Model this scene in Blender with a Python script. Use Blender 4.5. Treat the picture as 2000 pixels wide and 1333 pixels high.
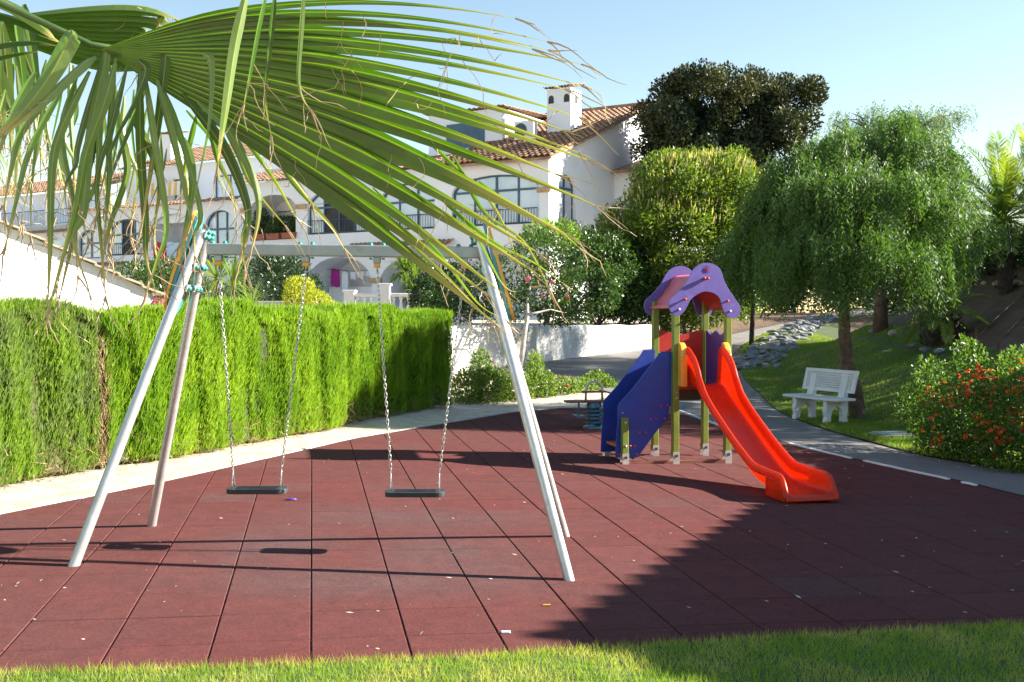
import bpy, bmesh, math, random
import numpy as np
from mathutils import Vector, Matrix, geometry
from math import radians, sin, cos, pi

for o in list(bpy.data.objects):
    bpy.data.objects.remove(o)
SC = bpy.context.scene
COL = SC.collection
rng = np.random.default_rng(7)
random.seed(7)

# ------------------------------------------------------------------ camera
F_PX, PITCH, CAM_H, SLOPE = 2023.9, .0264, 1.741, -.0248
cam = bpy.data.cameras.new('camera')
cam.sensor_width = 36.0
cam.lens = 36.0 * F_PX / 2000.0
cam.clip_start, cam.clip_end = .05, 3000
cam_ob = bpy.data.objects.new('camera', cam)
cam_ob.location = (0, 0, CAM_H)
cam_ob.rotation_euler = (pi / 2 - PITCH, 0, 0)
COL.objects.link(cam_ob)
SC.camera = cam_ob

# ------------------------------------------------------------------ sky, sun, exposure
SUN_EL, SUN_AZ = radians(25.0), radians(4.5)      # azimuth measured from +X towards +Y
SUN_DIR = Vector((cos(SUN_EL) * cos(SUN_AZ), cos(SUN_EL) * sin(SUN_AZ), sin(SUN_EL)))
world = bpy.data.worlds.new('World')
SC.world = world
world.use_nodes = True
wn = world.node_tree.nodes
wn.clear()
w_out = wn.new('ShaderNodeOutputWorld')
w_bg = wn.new('ShaderNodeBackground')
w_sky = wn.new('ShaderNodeTexSky')
w_sky.sky_type = 'NISHITA'
w_sky.sun_disc = False
w_sky.sun_elevation = SUN_EL
w_sky.sun_rotation = pi / 2 - SUN_AZ
w_sky.air_density = 1.25
w_sky.dust_density = 0.0
w_sky.ozone_density = 1.0
w_bg.inputs['Strength'].default_value = .053
world.node_tree.links.new(w_sky.outputs[0], w_bg.inputs[0])
world.node_tree.links.new(w_bg.outputs[0], w_out.inputs[0])

sun = bpy.data.lights.new('sun', 'SUN')
sun.energy = 5.0
sun.angle = radians(.5)
sun.color = (1.0, .92, .8)
sun_ob = bpy.data.objects.new('sun', sun)
sun_ob.rotation_euler = (-SUN_DIR).to_track_quat('-Z', 'Y').to_euler()
sun_ob.location = (30, 5, 30)
COL.objects.link(sun_ob)

SC.view_settings.view_transform = 'Standard'
SC.view_settings.look = 'None'
SC.view_settings.gamma = 1.0
SC.view_settings.exposure = 2.08
SC.view_settings.use_curve_mapping = False

# ------------------------------------------------------------------ picking points in the place
def ray(px, py):
    a = (px - 1000) / F_PX
    b = -(py - 666.5) / F_PX
    c, s = cos(PITCH), sin(PITCH)
    return Vector((a, c + s * b, -s + c * b))
def gp(px, py):                                   # point on the playground plane
    r = ray(px, py)
    return Vector((0, 0, CAM_H)) + r * (CAM_H / (SLOPE * r.x - r.z))
def at(px, py, Y):                                # point at distance Y
    r = ray(px, py)
    return Vector((0, 0, CAM_H)) + r * (Y / r.y)
def plane_z(x):
    return SLOPE * x

# ------------------------------------------------------------------ terrain
def ss(a, b, x):
    t = np.clip((np.asarray(x, float) - a) / (b - a), 0, 1)
    return t * t * (3 - 2 * t)
GARDEN = [(-9, 1), (-6.35, 9.0), (-2.5, 19.3), (-1.75, 23.75), (4.25, 31.3), (14, 46), (24, 60)]
def garden_dist(x, y):
    best = np.full(np.shape(x), 1e9)
    sgn = np.zeros(np.shape(x))
    for (ax, ay), (bx, by) in zip(GARDEN[:-1], GARDEN[1:]):
        dx, dy = bx - ax, by - ay
        t = np.clip(((x - ax) * dx + (y - ay) * dy) / (dx * dx + dy * dy), 0, 1)
        qx, qy = ax + t * dx, ay + t * dy
        d = np.hypot(x - qx, y - qy)
        c = dx * (y - ay) - dy * (x - ax)
        m = d < best
        best = np.where(m, d, best)
        sgn = np.where(m, np.sign(c), sgn)
    return best * sgn
def T(x, y):
    x = np.asarray(x, float)
    y = np.asarray(y, float)
    z = SLOPE * np.clip(x, -6, 7) + .07 * np.clip(y - 19, 0, 40) * ss(18.5, 22, y)
    z = z + .25 * np.clip(x - 6.3, 0, 3) * ss(13.2, 19, y) * (1 - ss(26, 33, y))
    x0 = 9.2 + np.clip(y - 30, 0, 60) * .6
    b = .47 * np.clip(x - x0, 0, 7) * ss(13.2, 17, y)
    b = b * (1 - ss(60, 90, y))
    z = z + b
    g = garden_dist(x, y)
    gz = 1.2 + .02 * np.clip(y - 24, 0, 30)
    k = ss(.35, 1.2, g) * ss(6, 9, y)
    z = z * (1 - k) + gz * k
    return z - .02
def Tz(x, y):
    return float(T(x, y))
def on(x, y, dz=0):
    return Vector((x, y, Tz(x, y) + dz))

# ------------------------------------------------------------------ mesh helpers
def tag(o, label=None, cat=None, group=None, kind=None):
    if label: o['label'] = label
    if cat: o['category'] = cat
    if group: o['group'] = group
    if kind: o['kind'] = kind
    return o
def empty(name, loc=(0, 0, 0), rz=0.0):
    o = bpy.data.objects.new(name, None)
    o.location = loc
    o.rotation_euler = (0, 0, rz)
    o.empty_display_size = .1
    COL.objects.link(o)
    return o
def link(name, me, mat=None, parent=None, smooth=False, mw=None):
    if mat is not None and len(me.materials) == 0:
        me.materials.append(mat)
    if smooth:
        me.polygons.foreach_set('use_smooth', np.ones(len(me.polygons), bool))
    o = bpy.data.objects.new(name, me)
    COL.objects.link(o)
    if parent is not None:
        o.parent = parent
    if mw is not None:
        o.matrix_basis = mw
    return o
def mesh(name, V, Fc, mat=None, parent=None, smooth=False, mw=None):
    me = bpy.data.meshes.new(name)
    me.from_pydata([tuple(v) for v in V], [], [tuple(f) for f in Fc])
    me.update()
    return link(name, me, mat, parent, smooth, mw)
def fastmesh(name, V, Fc, mat, parent=None, smooth=False):
    V = np.asarray(V, np.float32)
    Fc = np.asarray(Fc, np.int32)
    k = Fc.shape[1]
    me = bpy.data.meshes.new(name)
    me.vertices.add(len(V))
    me.vertices.foreach_set('co', V.ravel())
    me.loops.add(Fc.size)
    me.loops.foreach_set('vertex_index', Fc.ravel())
    me.polygons.add(len(Fc))
    me.polygons.foreach_set('loop_start', np.arange(0, Fc.size, k, dtype=np.int32))
    me.polygons.foreach_set('loop_total', np.full(len(Fc), k, np.int32))
    me.update(calc_edges=True)
    return link(name, me, mat, parent, smooth)

class MB:
    """collects simple solids, then links them as one mesh object"""
    def __init__(self):
        self.v, self.f = [], []
    def add(self, V, Fc):
        n = len(self.v)
        self.v += [Vector(p) for p in V]
        self.f += [tuple(i + n for i in q) for q in Fc]
        return self
    def box(self, c, size, M=None):
        x, y, z = [s / 2 for s in size]
        V = [Vector((sx * x, sy * y, sz * z)) for sz in (-1, 1) for sy in (-1, 1) for sx in (-1, 1)]
        c = Vector(c)
        V = [(M @ p if M else p) + c for p in V]
        return self.add(V, [(0, 2, 3, 1), (4, 5, 7, 6), (0, 1, 5, 4), (2, 6, 7, 3), (0, 4, 6, 2), (1, 3, 7, 5)])
    def tube(self, pts, r, n=10, cap=True):
        pts = [Vector(p) for p in pts]
        rs = r if isinstance(r, (list, tuple, np.ndarray)) else [r] * len(pts)
        V, Fc = [], []
        prev = None
        for i, p in enumerate(pts):
            d = (pts[min(i + 1, len(pts) - 1)] - pts[max(i - 1, 0)]).normalized()
            if prev is None:
                a = d.orthogonal().normalized()
            else:
                a = (prev - d * prev.dot(d))
                a = a.normalized() if a.length > 1e-6 else d.orthogonal().normalized()
            prev = a
            b = d.cross(a)
            for k in range(n):
                t = 2 * pi * k / n
                V.append(p + (a * cos(t) + b * sin(t)) * rs[i])
        for i in range(len(pts) - 1):
            for k in range(n):
                q = (k + 1) % n
                Fc.append((i * n + k, i * n + q, (i + 1) * n + q, (i + 1) * n + k))
        if cap:
            Fc.append(tuple(reversed(range(n))))
            Fc.append(tuple(range((len(pts) - 1) * n, len(pts) * n)))
        return self.add(V, Fc)
    def ball(self, c, r, nu=10, nv=6, sq=(1, 1, 1)):
        c = Vector(c)
        V = [c + Vector((0, 0, r * sq[2]))]
        for j in range(1, nv):
            ph = pi * j / nv
            for i in range(nu):
                th = 2 * pi * i / nu
                V.append(c + Vector((r * sq[0] * sin(ph) * cos(th), r * sq[1] * sin(ph) * sin(th), r * sq[2] * cos(ph))))
        V.append(c - Vector((0, 0, r * sq[2])))
        Fc = [(0, 1 + i, 1 + (i + 1) % nu) for i in range(nu)]
        for j in range(nv - 2):
            for i in range(nu):
                a, b = 1 + j * nu + i, 1 + j * nu + (i + 1) % nu
                Fc.append((a, a + nu, b + nu, b))
        e = len(V) - 1
        o = 1 + (nv - 2) * nu
        Fc += [(o + i, e, o + (i + 1) % nu) for i in range(nu)]
        return self.add(V, Fc)
    def prism(self, poly, fn, d0, d1):
        """poly in 2-D (counter-clockwise), fn(x, y, d) -> 3-D point"""
        n = len(poly)
        V = [fn(x, y, d0) for x, y in poly] + [fn(x, y, d1) for x, y in poly]
        tri = geometry.tessellate_polygon([[Vector((x, y, 0)) for x, y in poly]])
        Fc = [tuple(t) for t in tri] + [tuple(i + n for i in reversed(t)) for t in tri]
        Fc += [(i, i + n, (i + 1) % n + n, (i + 1) % n) for i in range(n)]
        return self.add(V, Fc)
    def build(self, name, mat, parent=None, smooth=False, bevel=0, seg=2, mw=None, auto=None):
        o = mesh(name, self.v, self.f, mat, parent, smooth, mw)
        bm = bmesh.new()
        bm.from_mesh(o.data)
        bmesh.ops.recalc_face_normals(bm, faces=bm.faces)
        bm.to_mesh(o.data)
        bm.free()
        if bevel:
            m = o.modifiers.new('bevel', 'BEVEL')
            m.width = bevel
            m.segments = seg
            m.limit_method = 'ANGLE'
            m.angle_limit = radians(35)
        if auto:
            o.data.set_sharp_from_angle(angle=radians(auto))
        return o

def spline(P, n):
    """Catmull-Rom through the points of P, n samples"""
    P = np.asarray(P, float)
    Q = np.vstack([2 * P[0] - P[1], P, 2 * P[-1] - P[-2]])
    out = []
    m = len(P) - 1
    for t in np.linspace(0, m, n):
        i = min(int(t), m - 1)
        u = t - i
        a, b, c, d = Q[i], Q[i + 1], Q[i + 2], Q[i + 3]
        out.append(.5 * ((2 * b) + (-a + c) * u + (2 * a - 5 * b + 4 * c - d) * u * u + (-a + 3 * b - 3 * c + d) * u ** 3))
    return np.array(out)

def clip_poly(poly, cx, cy, nx, ny):
    """keep the side (p-c).n <= 0"""
    out = []
    for i in range(len(poly)):
        p, q = poly[i], poly[(i + 1) % len(poly)]
        dp = (p[0] - cx) * nx + (p[1] - cy) * ny
        dq = (q[0] - cx) * nx + (q[1] - cy) * ny
        if dp <= 0: out.append(p)
        if (dp < 0 < dq) or (dq < 0 < dp):
            t = dp / (dp - dq)
            out.append((p[0] + (q[0] - p[0]) * t, p[1] + (q[1] - p[1]) * t))
    return out
def poly_area(p):
    return .5 * sum(p[i][0] * p[(i + 1) % len(p)][1] - p[(i + 1) % len(p)][0] * p[i][1] for i in range(len(p)))
def clip_rect(poly, x0, y0, x1, y1):
    for c in ((x0, y0, -1, 0), (x1, y1, 1, 0), (x0, y0, 0, -1), (x1, y1, 0, 1)):
        poly = clip_poly(poly, *c)
        if len(poly) < 3: return []
    return poly
def inside(poly, x, y):
    x = np.asarray(x); y = np.asarray(y)
    r = np.zeros(x.shape, bool)
    n = len(poly)
    for i in range(n):
        ax, ay = poly[i]; bx, by = poly[(i + 1) % n]
        c = ((ay > y) != (by > y)) & (x < (bx - ax) * (y - ay) / ((by - ay) + 1e-12) + ax)
        r ^= c
    return r
def area_sheet(name, poly, cell, dz, mat, parent=None, zf=None):
    """a sheet that follows the terrain inside an outline"""
    zf = zf or Tz
    xs = [p[0] for p in poly]; ys = [p[1] for p in poly]
    V, Fc, idx = [], [], {}
    def vid(p):
        k = (round(p[0], 4), round(p[1], 4))
        if k not in idx:
            idx[k] = len(V)
            V.append((p[0], p[1], zf(p[0], p[1]) + dz))
        return idx[k]
    i0, i1 = math.floor(min(xs) / cell), math.ceil(max(xs) / cell)
    j0, j1 = math.floor(min(ys) / cell), math.ceil(max(ys) / cell)
    for i in range(i0, i1):
        for j in range(j0, j1):
            q = clip_rect(poly, i * cell, j * cell, (i + 1) * cell, (j + 1) * cell)
            if len(q) >= 3 and abs(poly_area(q)) > 1e-5:
                f = []
                for p in q:
                    k = vid(p)
                    if not f or f[-1] != k: f.append(k)
                if len(f) > 2 and f[0] == f[-1]: f.pop()
                if len(set(f)) == len(f) and len(f) > 2: Fc.append(f)
    return mesh(name, V, Fc, mat, parent, True)

# ------------------------------------------------------------------ foliage helpers
def unit(a):
    return a / (np.linalg.norm(a, axis=1, keepdims=True) + 1e-9)
def leaves(name, P, D, N, L, W, mat, parent=None, bend=0.0):
    """one rhombic leaf per row: base P, axis D, face normal N, length L, width W"""
    D = unit(D)
    S = unit(np.cross(D, N))
    N2 = np.cross(S, D)
    L = np.broadcast_to(L, (len(P),))[:, None]
    W = np.broadcast_to(W, (len(P),))[:, None]
    V = np.empty((len(P), 4, 3), np.float32)
    V[:, 0] = P
    V[:, 1] = P + D * L * .45 + S * W * .5 + N2 * L * bend
    V[:, 2] = P + D * L
    V[:, 3] = P + D * L * .45 - S * W * .5 + N2 * L * bend
    Fc = np.arange(len(P) * 4, dtype=np.int32).reshape(-1, 4)
    return fastmesh(name, V.reshape(-1, 3), Fc, mat, parent)
def blades(name, P, D, N, L, W, mat, parent=None):
    D = unit(D)
    S = unit(np.cross(D, N))
    L = np.broadcast_to(L, (len(P),))[:, None]
    W = np.broadcast_to(W, (len(P),))[:, None]
    V = np.empty((len(P), 3, 3), np.float32)
    V[:, 0] = P + S * W * .5
    V[:, 1] = P - S * W * .5
    V[:, 2] = P + D * L
    return fastmesh(name, V.reshape(-1, 3), np.arange(len(P) * 3, dtype=np.int32).reshape(-1, 3), mat, parent)
def rand_dirs(n):
    return unit(rng.normal(size=(n, 3)))
def blob_points(blobs, n, shell=.55, clump=.0, per=1):
    """points through ellipsoids (c, r): n in all, more of them near the surface"""
    vol = np.array([b[1][0] * b[1][1] * b[1][2] for b in blobs]) ** .75
    cnt = (vol / vol.sum() * n / per).astype(int) + 1
    P, O = [], []
    for (c, r), k in zip(blobs, cnt):
        d = rand_dirs(k)
        q = np.array(c) + d * np.array(r) * (shell + (1 - shell) * rng.random((k, 1)) ** .5)
        q = np.repeat(q, per, 0)
        dd = np.repeat(d, per, 0)
        if per > 1:
            j = rand_dirs(len(q)) * (rng.random((len(q), 1)) ** .4) * 1.75
            q = q + j * clump
            dd = unit(dd * .6 + j * .55)
        P.append(q); O.append(dd)
    return np.vstack(P), np.vstack(O)
def limb(mb, a, b, r0, r1, wob=.06, n=6, seg=7):
    a, b = Vector(a), Vector(b)
    pts = []
    L = (b - a).length
    for i in range(n):
        t = i / (n - 1)
        j = Vector(rng.normal(size=3)) * wob * L * (0 if i in (0, n - 1) else 1)
        pts.append(a.lerp(b, t) + j)
    mb.tube(pts, [r0 + (r1 - r0) * i / (n - 1) for i in range(n)], seg)
    return pts

# ------------------------------------------------------------------ materials
MATS = {}
def nt(name):
    m = bpy.data.materials.new(name)
    m.use_nodes = True
    t = m.node_tree
    t.nodes.clear()
    return m, t, (lambda k, **kw: _node(t, k, **kw))
def _node(t, k, **kw):
    n = t.nodes.new('ShaderNode' + k)
    for a, b in kw.items():
        if a.startswith('i_'):
            n.inputs[a[2:].replace('_', ' ')].default_value = b
        else:
            setattr(n, a, b)
    return n
def c4(c):
    return (c[0], c[1], c[2], 1)
def mixc(t, fac, a, b, blend='MIX'):
    n = t.nodes.new('ShaderNodeMix')
    n.data_type = 'RGBA'
    n.blend_type = blend
    for sock, val in ((n.inputs[0], fac), (n.inputs[6], a), (n.inputs[7], b)):
        if hasattr(val, 'links'):
            t.links.new(val, sock)
        elif isinstance(val, (int, float)):
            sock.default_value = val
        else:
            sock.default_value = c4(val)
    return n.outputs[2]
def ramp(t, src, stops):
    n = t.nodes.new('ShaderNodeValToRGB')
    e = n.color_ramp.elements
    while len(e) < len(stops): e.new(.5)
    for k, (p, c) in zip(e, stops):
        k.position = p
        k.color = c4(c) if not isinstance(c, (int, float)) else (c, c, c, 1)
    t.links.new(src, n.inputs[0])
    return n.outputs[0]
def noise(t, scale, detail=4, rough=.55, coord='Object', dist=0, stretch=None):
    if coord == 'World':
        src = t.nodes.new('ShaderNodeNewGeometry').outputs['Position']
    else:
        src = t.nodes.new('ShaderNodeTexCoord').outputs[coord]
    if stretch:
        mp = t.nodes.new('ShaderNodeMapping')
        mp.inputs['Scale'].default_value = stretch
        t.links.new(src, mp.inputs[0])
        src = mp.outputs[0]
    n = t.nodes.new('ShaderNodeTexNoise')
    n.inputs['Scale'].default_value = scale
    n.inputs['Detail'].default_value = detail
    n.inputs['Roughness'].default_value = rough
    n.inputs['Distortion'].default_value = dist
    t.links.new(src, n.inputs['Vector'])
    return n.outputs['Fac']
def bump(t, h, strength, dist=.01):
    n = t.nodes.new('ShaderNodeBump')
    n.inputs['Strength'].default_value = strength
    n.inputs['Distance'].default_value = dist
    t.links.new(h, n.inputs['Height'])
    return n.outputs[0]
def surf(name, col, rough=.6, metal=0.0, var=.25, scale=6, fine=None, bmp=0.0, bscale=60, spec=.5, dirt=None, coord='World', coat=0):
    """a plain surface with uneven colour, a little dirt and fine relief"""
    if max(col) < .7: col = [c * .82 for c in col]
    m, t, N = nt(name)
    out = N('OutputMaterial')
    b = N('BsdfPrincipled', i_Roughness=rough, i_Metallic=metal)
    b.inputs['Specular IOR Level'].default_value = spec
    if coat: b.inputs['Coat Weight'].default_value = coat
    lo = [c * (1 - var) for c in col]
    hi = [min(1, c * (1 + var)) for c in col]
    c = ramp(t, noise(t, scale, 5, .6, coord), [(.3, lo), (.7, hi)])
    if dirt:
        c = mixc(t, ramp(t, noise(t, dirt[1], 6, .65, coord), [(dirt[2], 0.0), (min(.99, dirt[2] + .2), 1.0)]), c, dirt[0])
    if fine:
        c = mixc(t, fine, c, ramp(t, noise(t, 220, 2, .6, coord), [(.35, [k * .5 for k in col]), (.65, [min(1, k * 1.5) for k in col])]))
    t.links.new(c, b.inputs['Base Color'])
    r = ramp(t, noise(t, scale * 2.3, 4, .6, coord), [(.3, max(0, rough - .08)), (.7, min(1, rough + .1))])
    t.links.new(r, b.inputs['Roughness'])
    if bmp:
        t.links.new(bump(t, noise(t, bscale, 4, .6, coord), bmp), b.inputs['Normal'])
    t.links.new(b.outputs[0], out.inputs[0])
    MATS[name] = m
    return m
def leaf(name, a, b_, tr=None, fac=.35, rough=.5, patch=1.2, spec=.35, tint=None):
    """thin leaf: each leaf its own tone, light passes through"""
    a, b_ = [c * .8 for c in a], [c * .8 for c in b_]
    if tint: tint = [c * .8 for c in tint]
    m, t, N = nt(name)
    out = N('OutputMaterial')
    p = N('BsdfPrincipled', i_Roughness=rough)
    p.inputs['Specular IOR Level'].default_value = spec
    geo = N('NewGeometry')
    c = mixc(t, geo.outputs['Random Per Island'], a, b_)
    if tint:
        c = mixc(t, ramp(t, noise(t, patch, 3, .6, 'World'), [(.42, 0.0), (.66, 1.0)]), c, tint)
    t.links.new(c, p.inputs['Base Color'])
    tl = N('BsdfTranslucent')
    tc = mixc(t, 1.0, c, tr or (1.6, 1.7, .6), 'MULTIPLY')
    t.links.new(tc, tl.inputs[0])
    mx = N('MixShader', i_Fac=fac)
    t.links.new(p.outputs[0], mx.inputs[1])
    t.links.new(tl.outputs[0], mx.inputs[2])
    t.links.new(mx.outputs[0], out.inputs[0])
    MATS[name] = m
    return m

surf('stucco', (.78, .77, .74), .85, var=.06, scale=1.5, bmp=.5, bscale=45, dirt=((.55, .5, .44), 1.1, .62))
surf('stucco_rough', (.76, .75, .72), .9, var=.1, scale=2.5, bmp=1.0, bscale=28, dirt=((.5, .46, .4), .9, .6))
surf('stucco_house', (.75, .77, .81), .85, var=.05, scale=.8, bmp=.25, bscale=12, dirt=((.6, .6, .6), .5, .66))
surf('terracotta', (.38, .22, .135), .8, var=.45, scale=5, bmp=.3, bscale=30, dirt=((.2, .17, .13), 3, .55))
surf('terracotta_pale', (.55, .36, .2), .8, var=.3, scale=6, bmp=.3, bscale=30, dirt=((.25, .2, .15), 3, .6))
surf('blue_frame', (.03, .1, .17), .4, var=.15, scale=3)
surf('iron', (.03, .06, .09), .5, var=.3, scale=5)
surf('curtain', (.6, .62, .66), .8, var=.1, scale=2)
surf('room_dark', (.05, .05, .055), .8, var=.4, scale=1.5)
surf('asphalt', (.2, .19, .18), .92, var=.25, scale=1.5, fine=.5, bmp=.5, bscale=140, dirt=((.24, .21, .18), 1.2, .55))
surf('concrete', (.46, .44, .41), .85, var=.18, scale=4, bmp=.3, bscale=80, dirt=((.3, .27, .23), 3, .56))
surf('concrete_white', (.72, .72, .71), .75, var=.08, scale=4, bmp=.35, bscale=60, dirt=((.5, .48, .44), 5, .62))
surf('galvanised', (.66, .66, .65), .36, metal=.6, var=.14, scale=9, bmp=.06, bscale=120)
surf('beam_steel', (.4, .45, .43), .5, metal=.3, var=.12, scale=7, bmp=.05, bscale=90, dirt=((.2, .2, .17), 6, .6))
surf('chain_steel', (.62, .62, .6), .3, metal=.95, var=.2, scale=40)
surf('black_rubber', (.028, .03, .034), .55, var=.3, scale=14, bmp=.2, bscale=150, dirt=((.1, .1, .1), 9, .6))
surf('teal_plastic', (.02, .3, .25), .35, var=.15, scale=10)
surf('teal_board', (.07, .33, .33), .42, var=.12, scale=6)
surf('yellow_plastic', (.72, .36, .04), .4, var=.12, scale=6)
surf('olive_post', (.2, .25, .03), .42, var=.18, scale=4, bmp=.08, bscale=60, dirt=((.12, .13, .04), 5, .6))
surf('purple_board', (.16, .11, .42), .45, var=.1, scale=5, bmp=.15, bscale=160, dirt=((.2, .17, .4), 9, .6))
surf('blue_board', (.012, .05, .36), .42, var=.18, scale=6, bmp=.15, bscale=120, dirt=((.03, .06, .26), 6, .6))
surf('violet_board', (.1, .045, .26), .45, var=.12, scale=5, bmp=.1, bscale=120)
surf('red_board', (.55, .03, .02), .4, var=.1, scale=5, bmp=.1, bscale=120)
surf('pink_glare_board', (.62, .12, .14), .42, var=.1, scale=5)  # pink; on the roof it stands for red washed out by sun glare
surf('orange_board', (.72, .17, .01), .42, var=.1, scale=5)
def plastic_mat():
    m, t, N = nt('slide_red')
    out = N('OutputMaterial')
    p = N('BsdfPrincipled', i_Roughness=.27)
    c = ramp(t, noise(t, 3, 5, .6, 'Object'), [(.3, (.6, .042, .006)), (.7, (.68, .055, .007))])
    # pale scuffs along the chute
    sc = ramp(t, noise(t, 9, 6, .7, 'Object', 0, (6, 1, 1)), [(.62, 0.0), (.85, .35)])
    c = mixc(t, sc, c, (.62, .13, .07))
    t.links.new(c, p.inputs['Base Color'])
    t.links.new(ramp(t, noise(t, 9, 6, .7, 'Object', 0, (6, 1, 1)), [(.4, .24), (.8, .45)]), p.inputs['Roughness'])
    tl = N('BsdfTranslucent')
    tl.inputs[0].default_value = (.95, .16, .01, 1)
    mx = N('MixShader', i_Fac=.42)
    t.links.new(p.outputs[0], mx.inputs[1])
    t.links.new(tl.outputs[0], mx.inputs[2])
    t.links.new(mx.outputs[0], out.inputs[0])
    MATS['slide_red'] = m
plastic_mat()
surf('red_cap', (.6, .04, .02), .3, var=.1, scale=20)
surf('dark_beam', (.03, .04, .02), .5, var=.2, scale=6)
surf('spring_blue', (.05, .18, .3), .35, var=.25, scale=20, metal=.2)
surf('brown_board', (.22, .08, .05), .5, var=.25, scale=8)
surf('bark', (.16, .1, .07), .9, var=.45, scale=9, bmp=1.0, bscale=35, dirt=((.07, .05, .04), 14, .5))
surf('bark_pale', (.42, .39, .35), .85, var=.3, scale=9, bmp=.6, bscale=40)
surf('bark_dark', (.05, .04, .032), .9, var=.5, scale=14, bmp=1.0, bscale=40)
surf('stone_grey', (.2, .215, .235), .85, var=.3, scale=7, bmp=.6, bscale=30, dirt=((.36, .28, .2), 4, .58))
surf('stone_tan', (.4, .32, .22), .85, var=.3, scale=7, bmp=.6, bscale=30)
surf('rust', (.14, .07, .04), .85, var=.4, scale=20)
surf('cloth_red', (.55, .015, .05), .9, var=.15, scale=6)
surf('cloth_blue', (.45, .6, .75), .9, var=.1, scale=6)
surf('cloth_magenta', (.4, .02, .28), .9, var=.15, scale=6)
surf('cloth_white', (.7, .72, .78), .9, var=.2, scale=9, dirt=((.2, .28, .5), 9, .56))
surf('awning_yellow', (.72, .42, .1), .9, var=.08, scale=6)
surf('awning_white', (.75, .72, .65), .9, var=.08, scale=6)
surf('door_wood', (.2, .06, .025), .6, var=.3, scale=5)
surf('plant_pot', (.4, .13, .08), .8, var=.2, scale=6)
surf('paper', (.55, .46, .36), .9, var=.25, scale=60)
surf('blue_plastic', (.08, .06, .5), .4, var=.1, scale=60)
surf('metal_grey', (.4, .45, .45), .45, metal=.5, var=.2, scale=8)

def glass_mat():
    m, t, N = nt('window_glass')
    out = N('OutputMaterial')
    p = N('BsdfPrincipled', i_Roughness=.06)
    p.inputs['Specular IOR Level'].default_value = .9
    c = ramp(t, noise(t, .6, 3, .6, 'World'), [(.35, (.42, .52, .62)), (.65, (.6, .68, .76))])
    t.links.new(c, p.inputs['Base Color'])
    t.links.new(p.outputs[0], out.inputs[0])
    MATS['window_glass'] = m
glass_mat()

def rubber_mat():
    m, t, N = nt('rubber_tile')
    out = N('OutputMaterial')
    p = N('BsdfPrincipled', i_Roughness=.95)
    p.inputs['Specular IOR Level'].default_value = .08
    oi = N('ObjectInfo')
    base = ramp(t, oi.outputs['Random'], [(0, (.14, .039, .037)), (.25, (.185, .048, .045)), (.7, (.172, .05, .047)), (.86, (.21, .06, .055)), (1, (.145, .088, .087))])
    big = noise(t, .45, 4, .55, 'World')
    c = mixc(t, ramp(t, big, [(.3, .15), (.62, .85)]), base, (.142, .069, .066))
    # grey wear on the ground under the two swings, where feet scuff
    geo = N('NewGeometry')
    wear = None
    for (x, y, rx, ry) in ((-1.75, 7.6, .75, 1.0), (-.45, 7.4, .85, .8), (-1.0, 6.6, 1.6, .55), (-.9, 8.7, 1.4, .6)):
        s = N('VectorMath', operation='SUBTRACT')
        s.inputs[1].default_value = (x, y, 0)
        t.links.new(geo.outputs['Position'], s.inputs[0])
        d = N('VectorMath', operation='DIVIDE')
        d.inputs[1].default_value = (rx, ry, 1e6)
        t.links.new(s.outputs[0], d.inputs[0])
        l = N('VectorMath', operation='LENGTH')
        t.links.new(d.outputs[0], l.inputs[0])
        r = ramp(t, l.outputs['Value'], [(.1, 1.0), (1.0, 0.0)])
        if wear is None:
            wear = r
        else:
            mx = N('Math', operation='MAXIMUM')
            t.links.new(wear, mx.inputs[0]); t.links.new(r, mx.inputs[1])
            wear = mx.outputs[0]
    wn_ = ramp(t, noise(t, 3.2, 6, .7, 'World', 1.0), [(.28, .3), (.62, 1.0)])
    w2 = N('Math', operation='MULTIPLY')
    t.links.new(wear, w2.inputs[0]); t.links.new(wn_, w2.inputs[1])
    c = mixc(t, w2.outputs[0], c, (.12, .105, .108))
    # pale streaks of sand and dust
    st = ramp(t, noise(t, 2.0, 8, .75, 'World', .6, (1.0, 3.0, 1)), [(.64, 0.0), (.86, .4)])
    c = mixc(t, st, c, (.24, .14, .115))
    # granules
    g = noise(t, 260, 2, .7, 'World')
    c = mixc(t, .45, c, mixc(t, ramp(t, g, [(.38, 0.0), (.62, 1.0)]), (.05, .014, .014), (.22, .066, .06)))
    c = mixc(t, 1.0, c, ramp(t, noise(t, 55, 3, .7, 'World'), [(.3, (.6, .62, .64)), (.7, (1.0, .98, .96))]), 'MULTIPLY')
    c = mixc(t, 1.0, c, ramp(t, noise(t, 7, 6, .7, 'World', .4), [(.3, (.74, .8, .82)), (.72, (1.08, 1.04, 1.0))]), 'MULTIPLY')
    t.links.new(c, p.inputs['Base Color'])
    t.links.new(bump(t, g, .5, .004), p.inputs['Normal'])
    t.links.new(p.outputs[0], out.inputs[0])
    MATS['rubber_tile'] = m
rubber_mat()
surf('joint_dark', (.05, .025, .022), .95, var=.3, scale=20, dirt=((.3, .2, .15), 9, .54))

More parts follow.
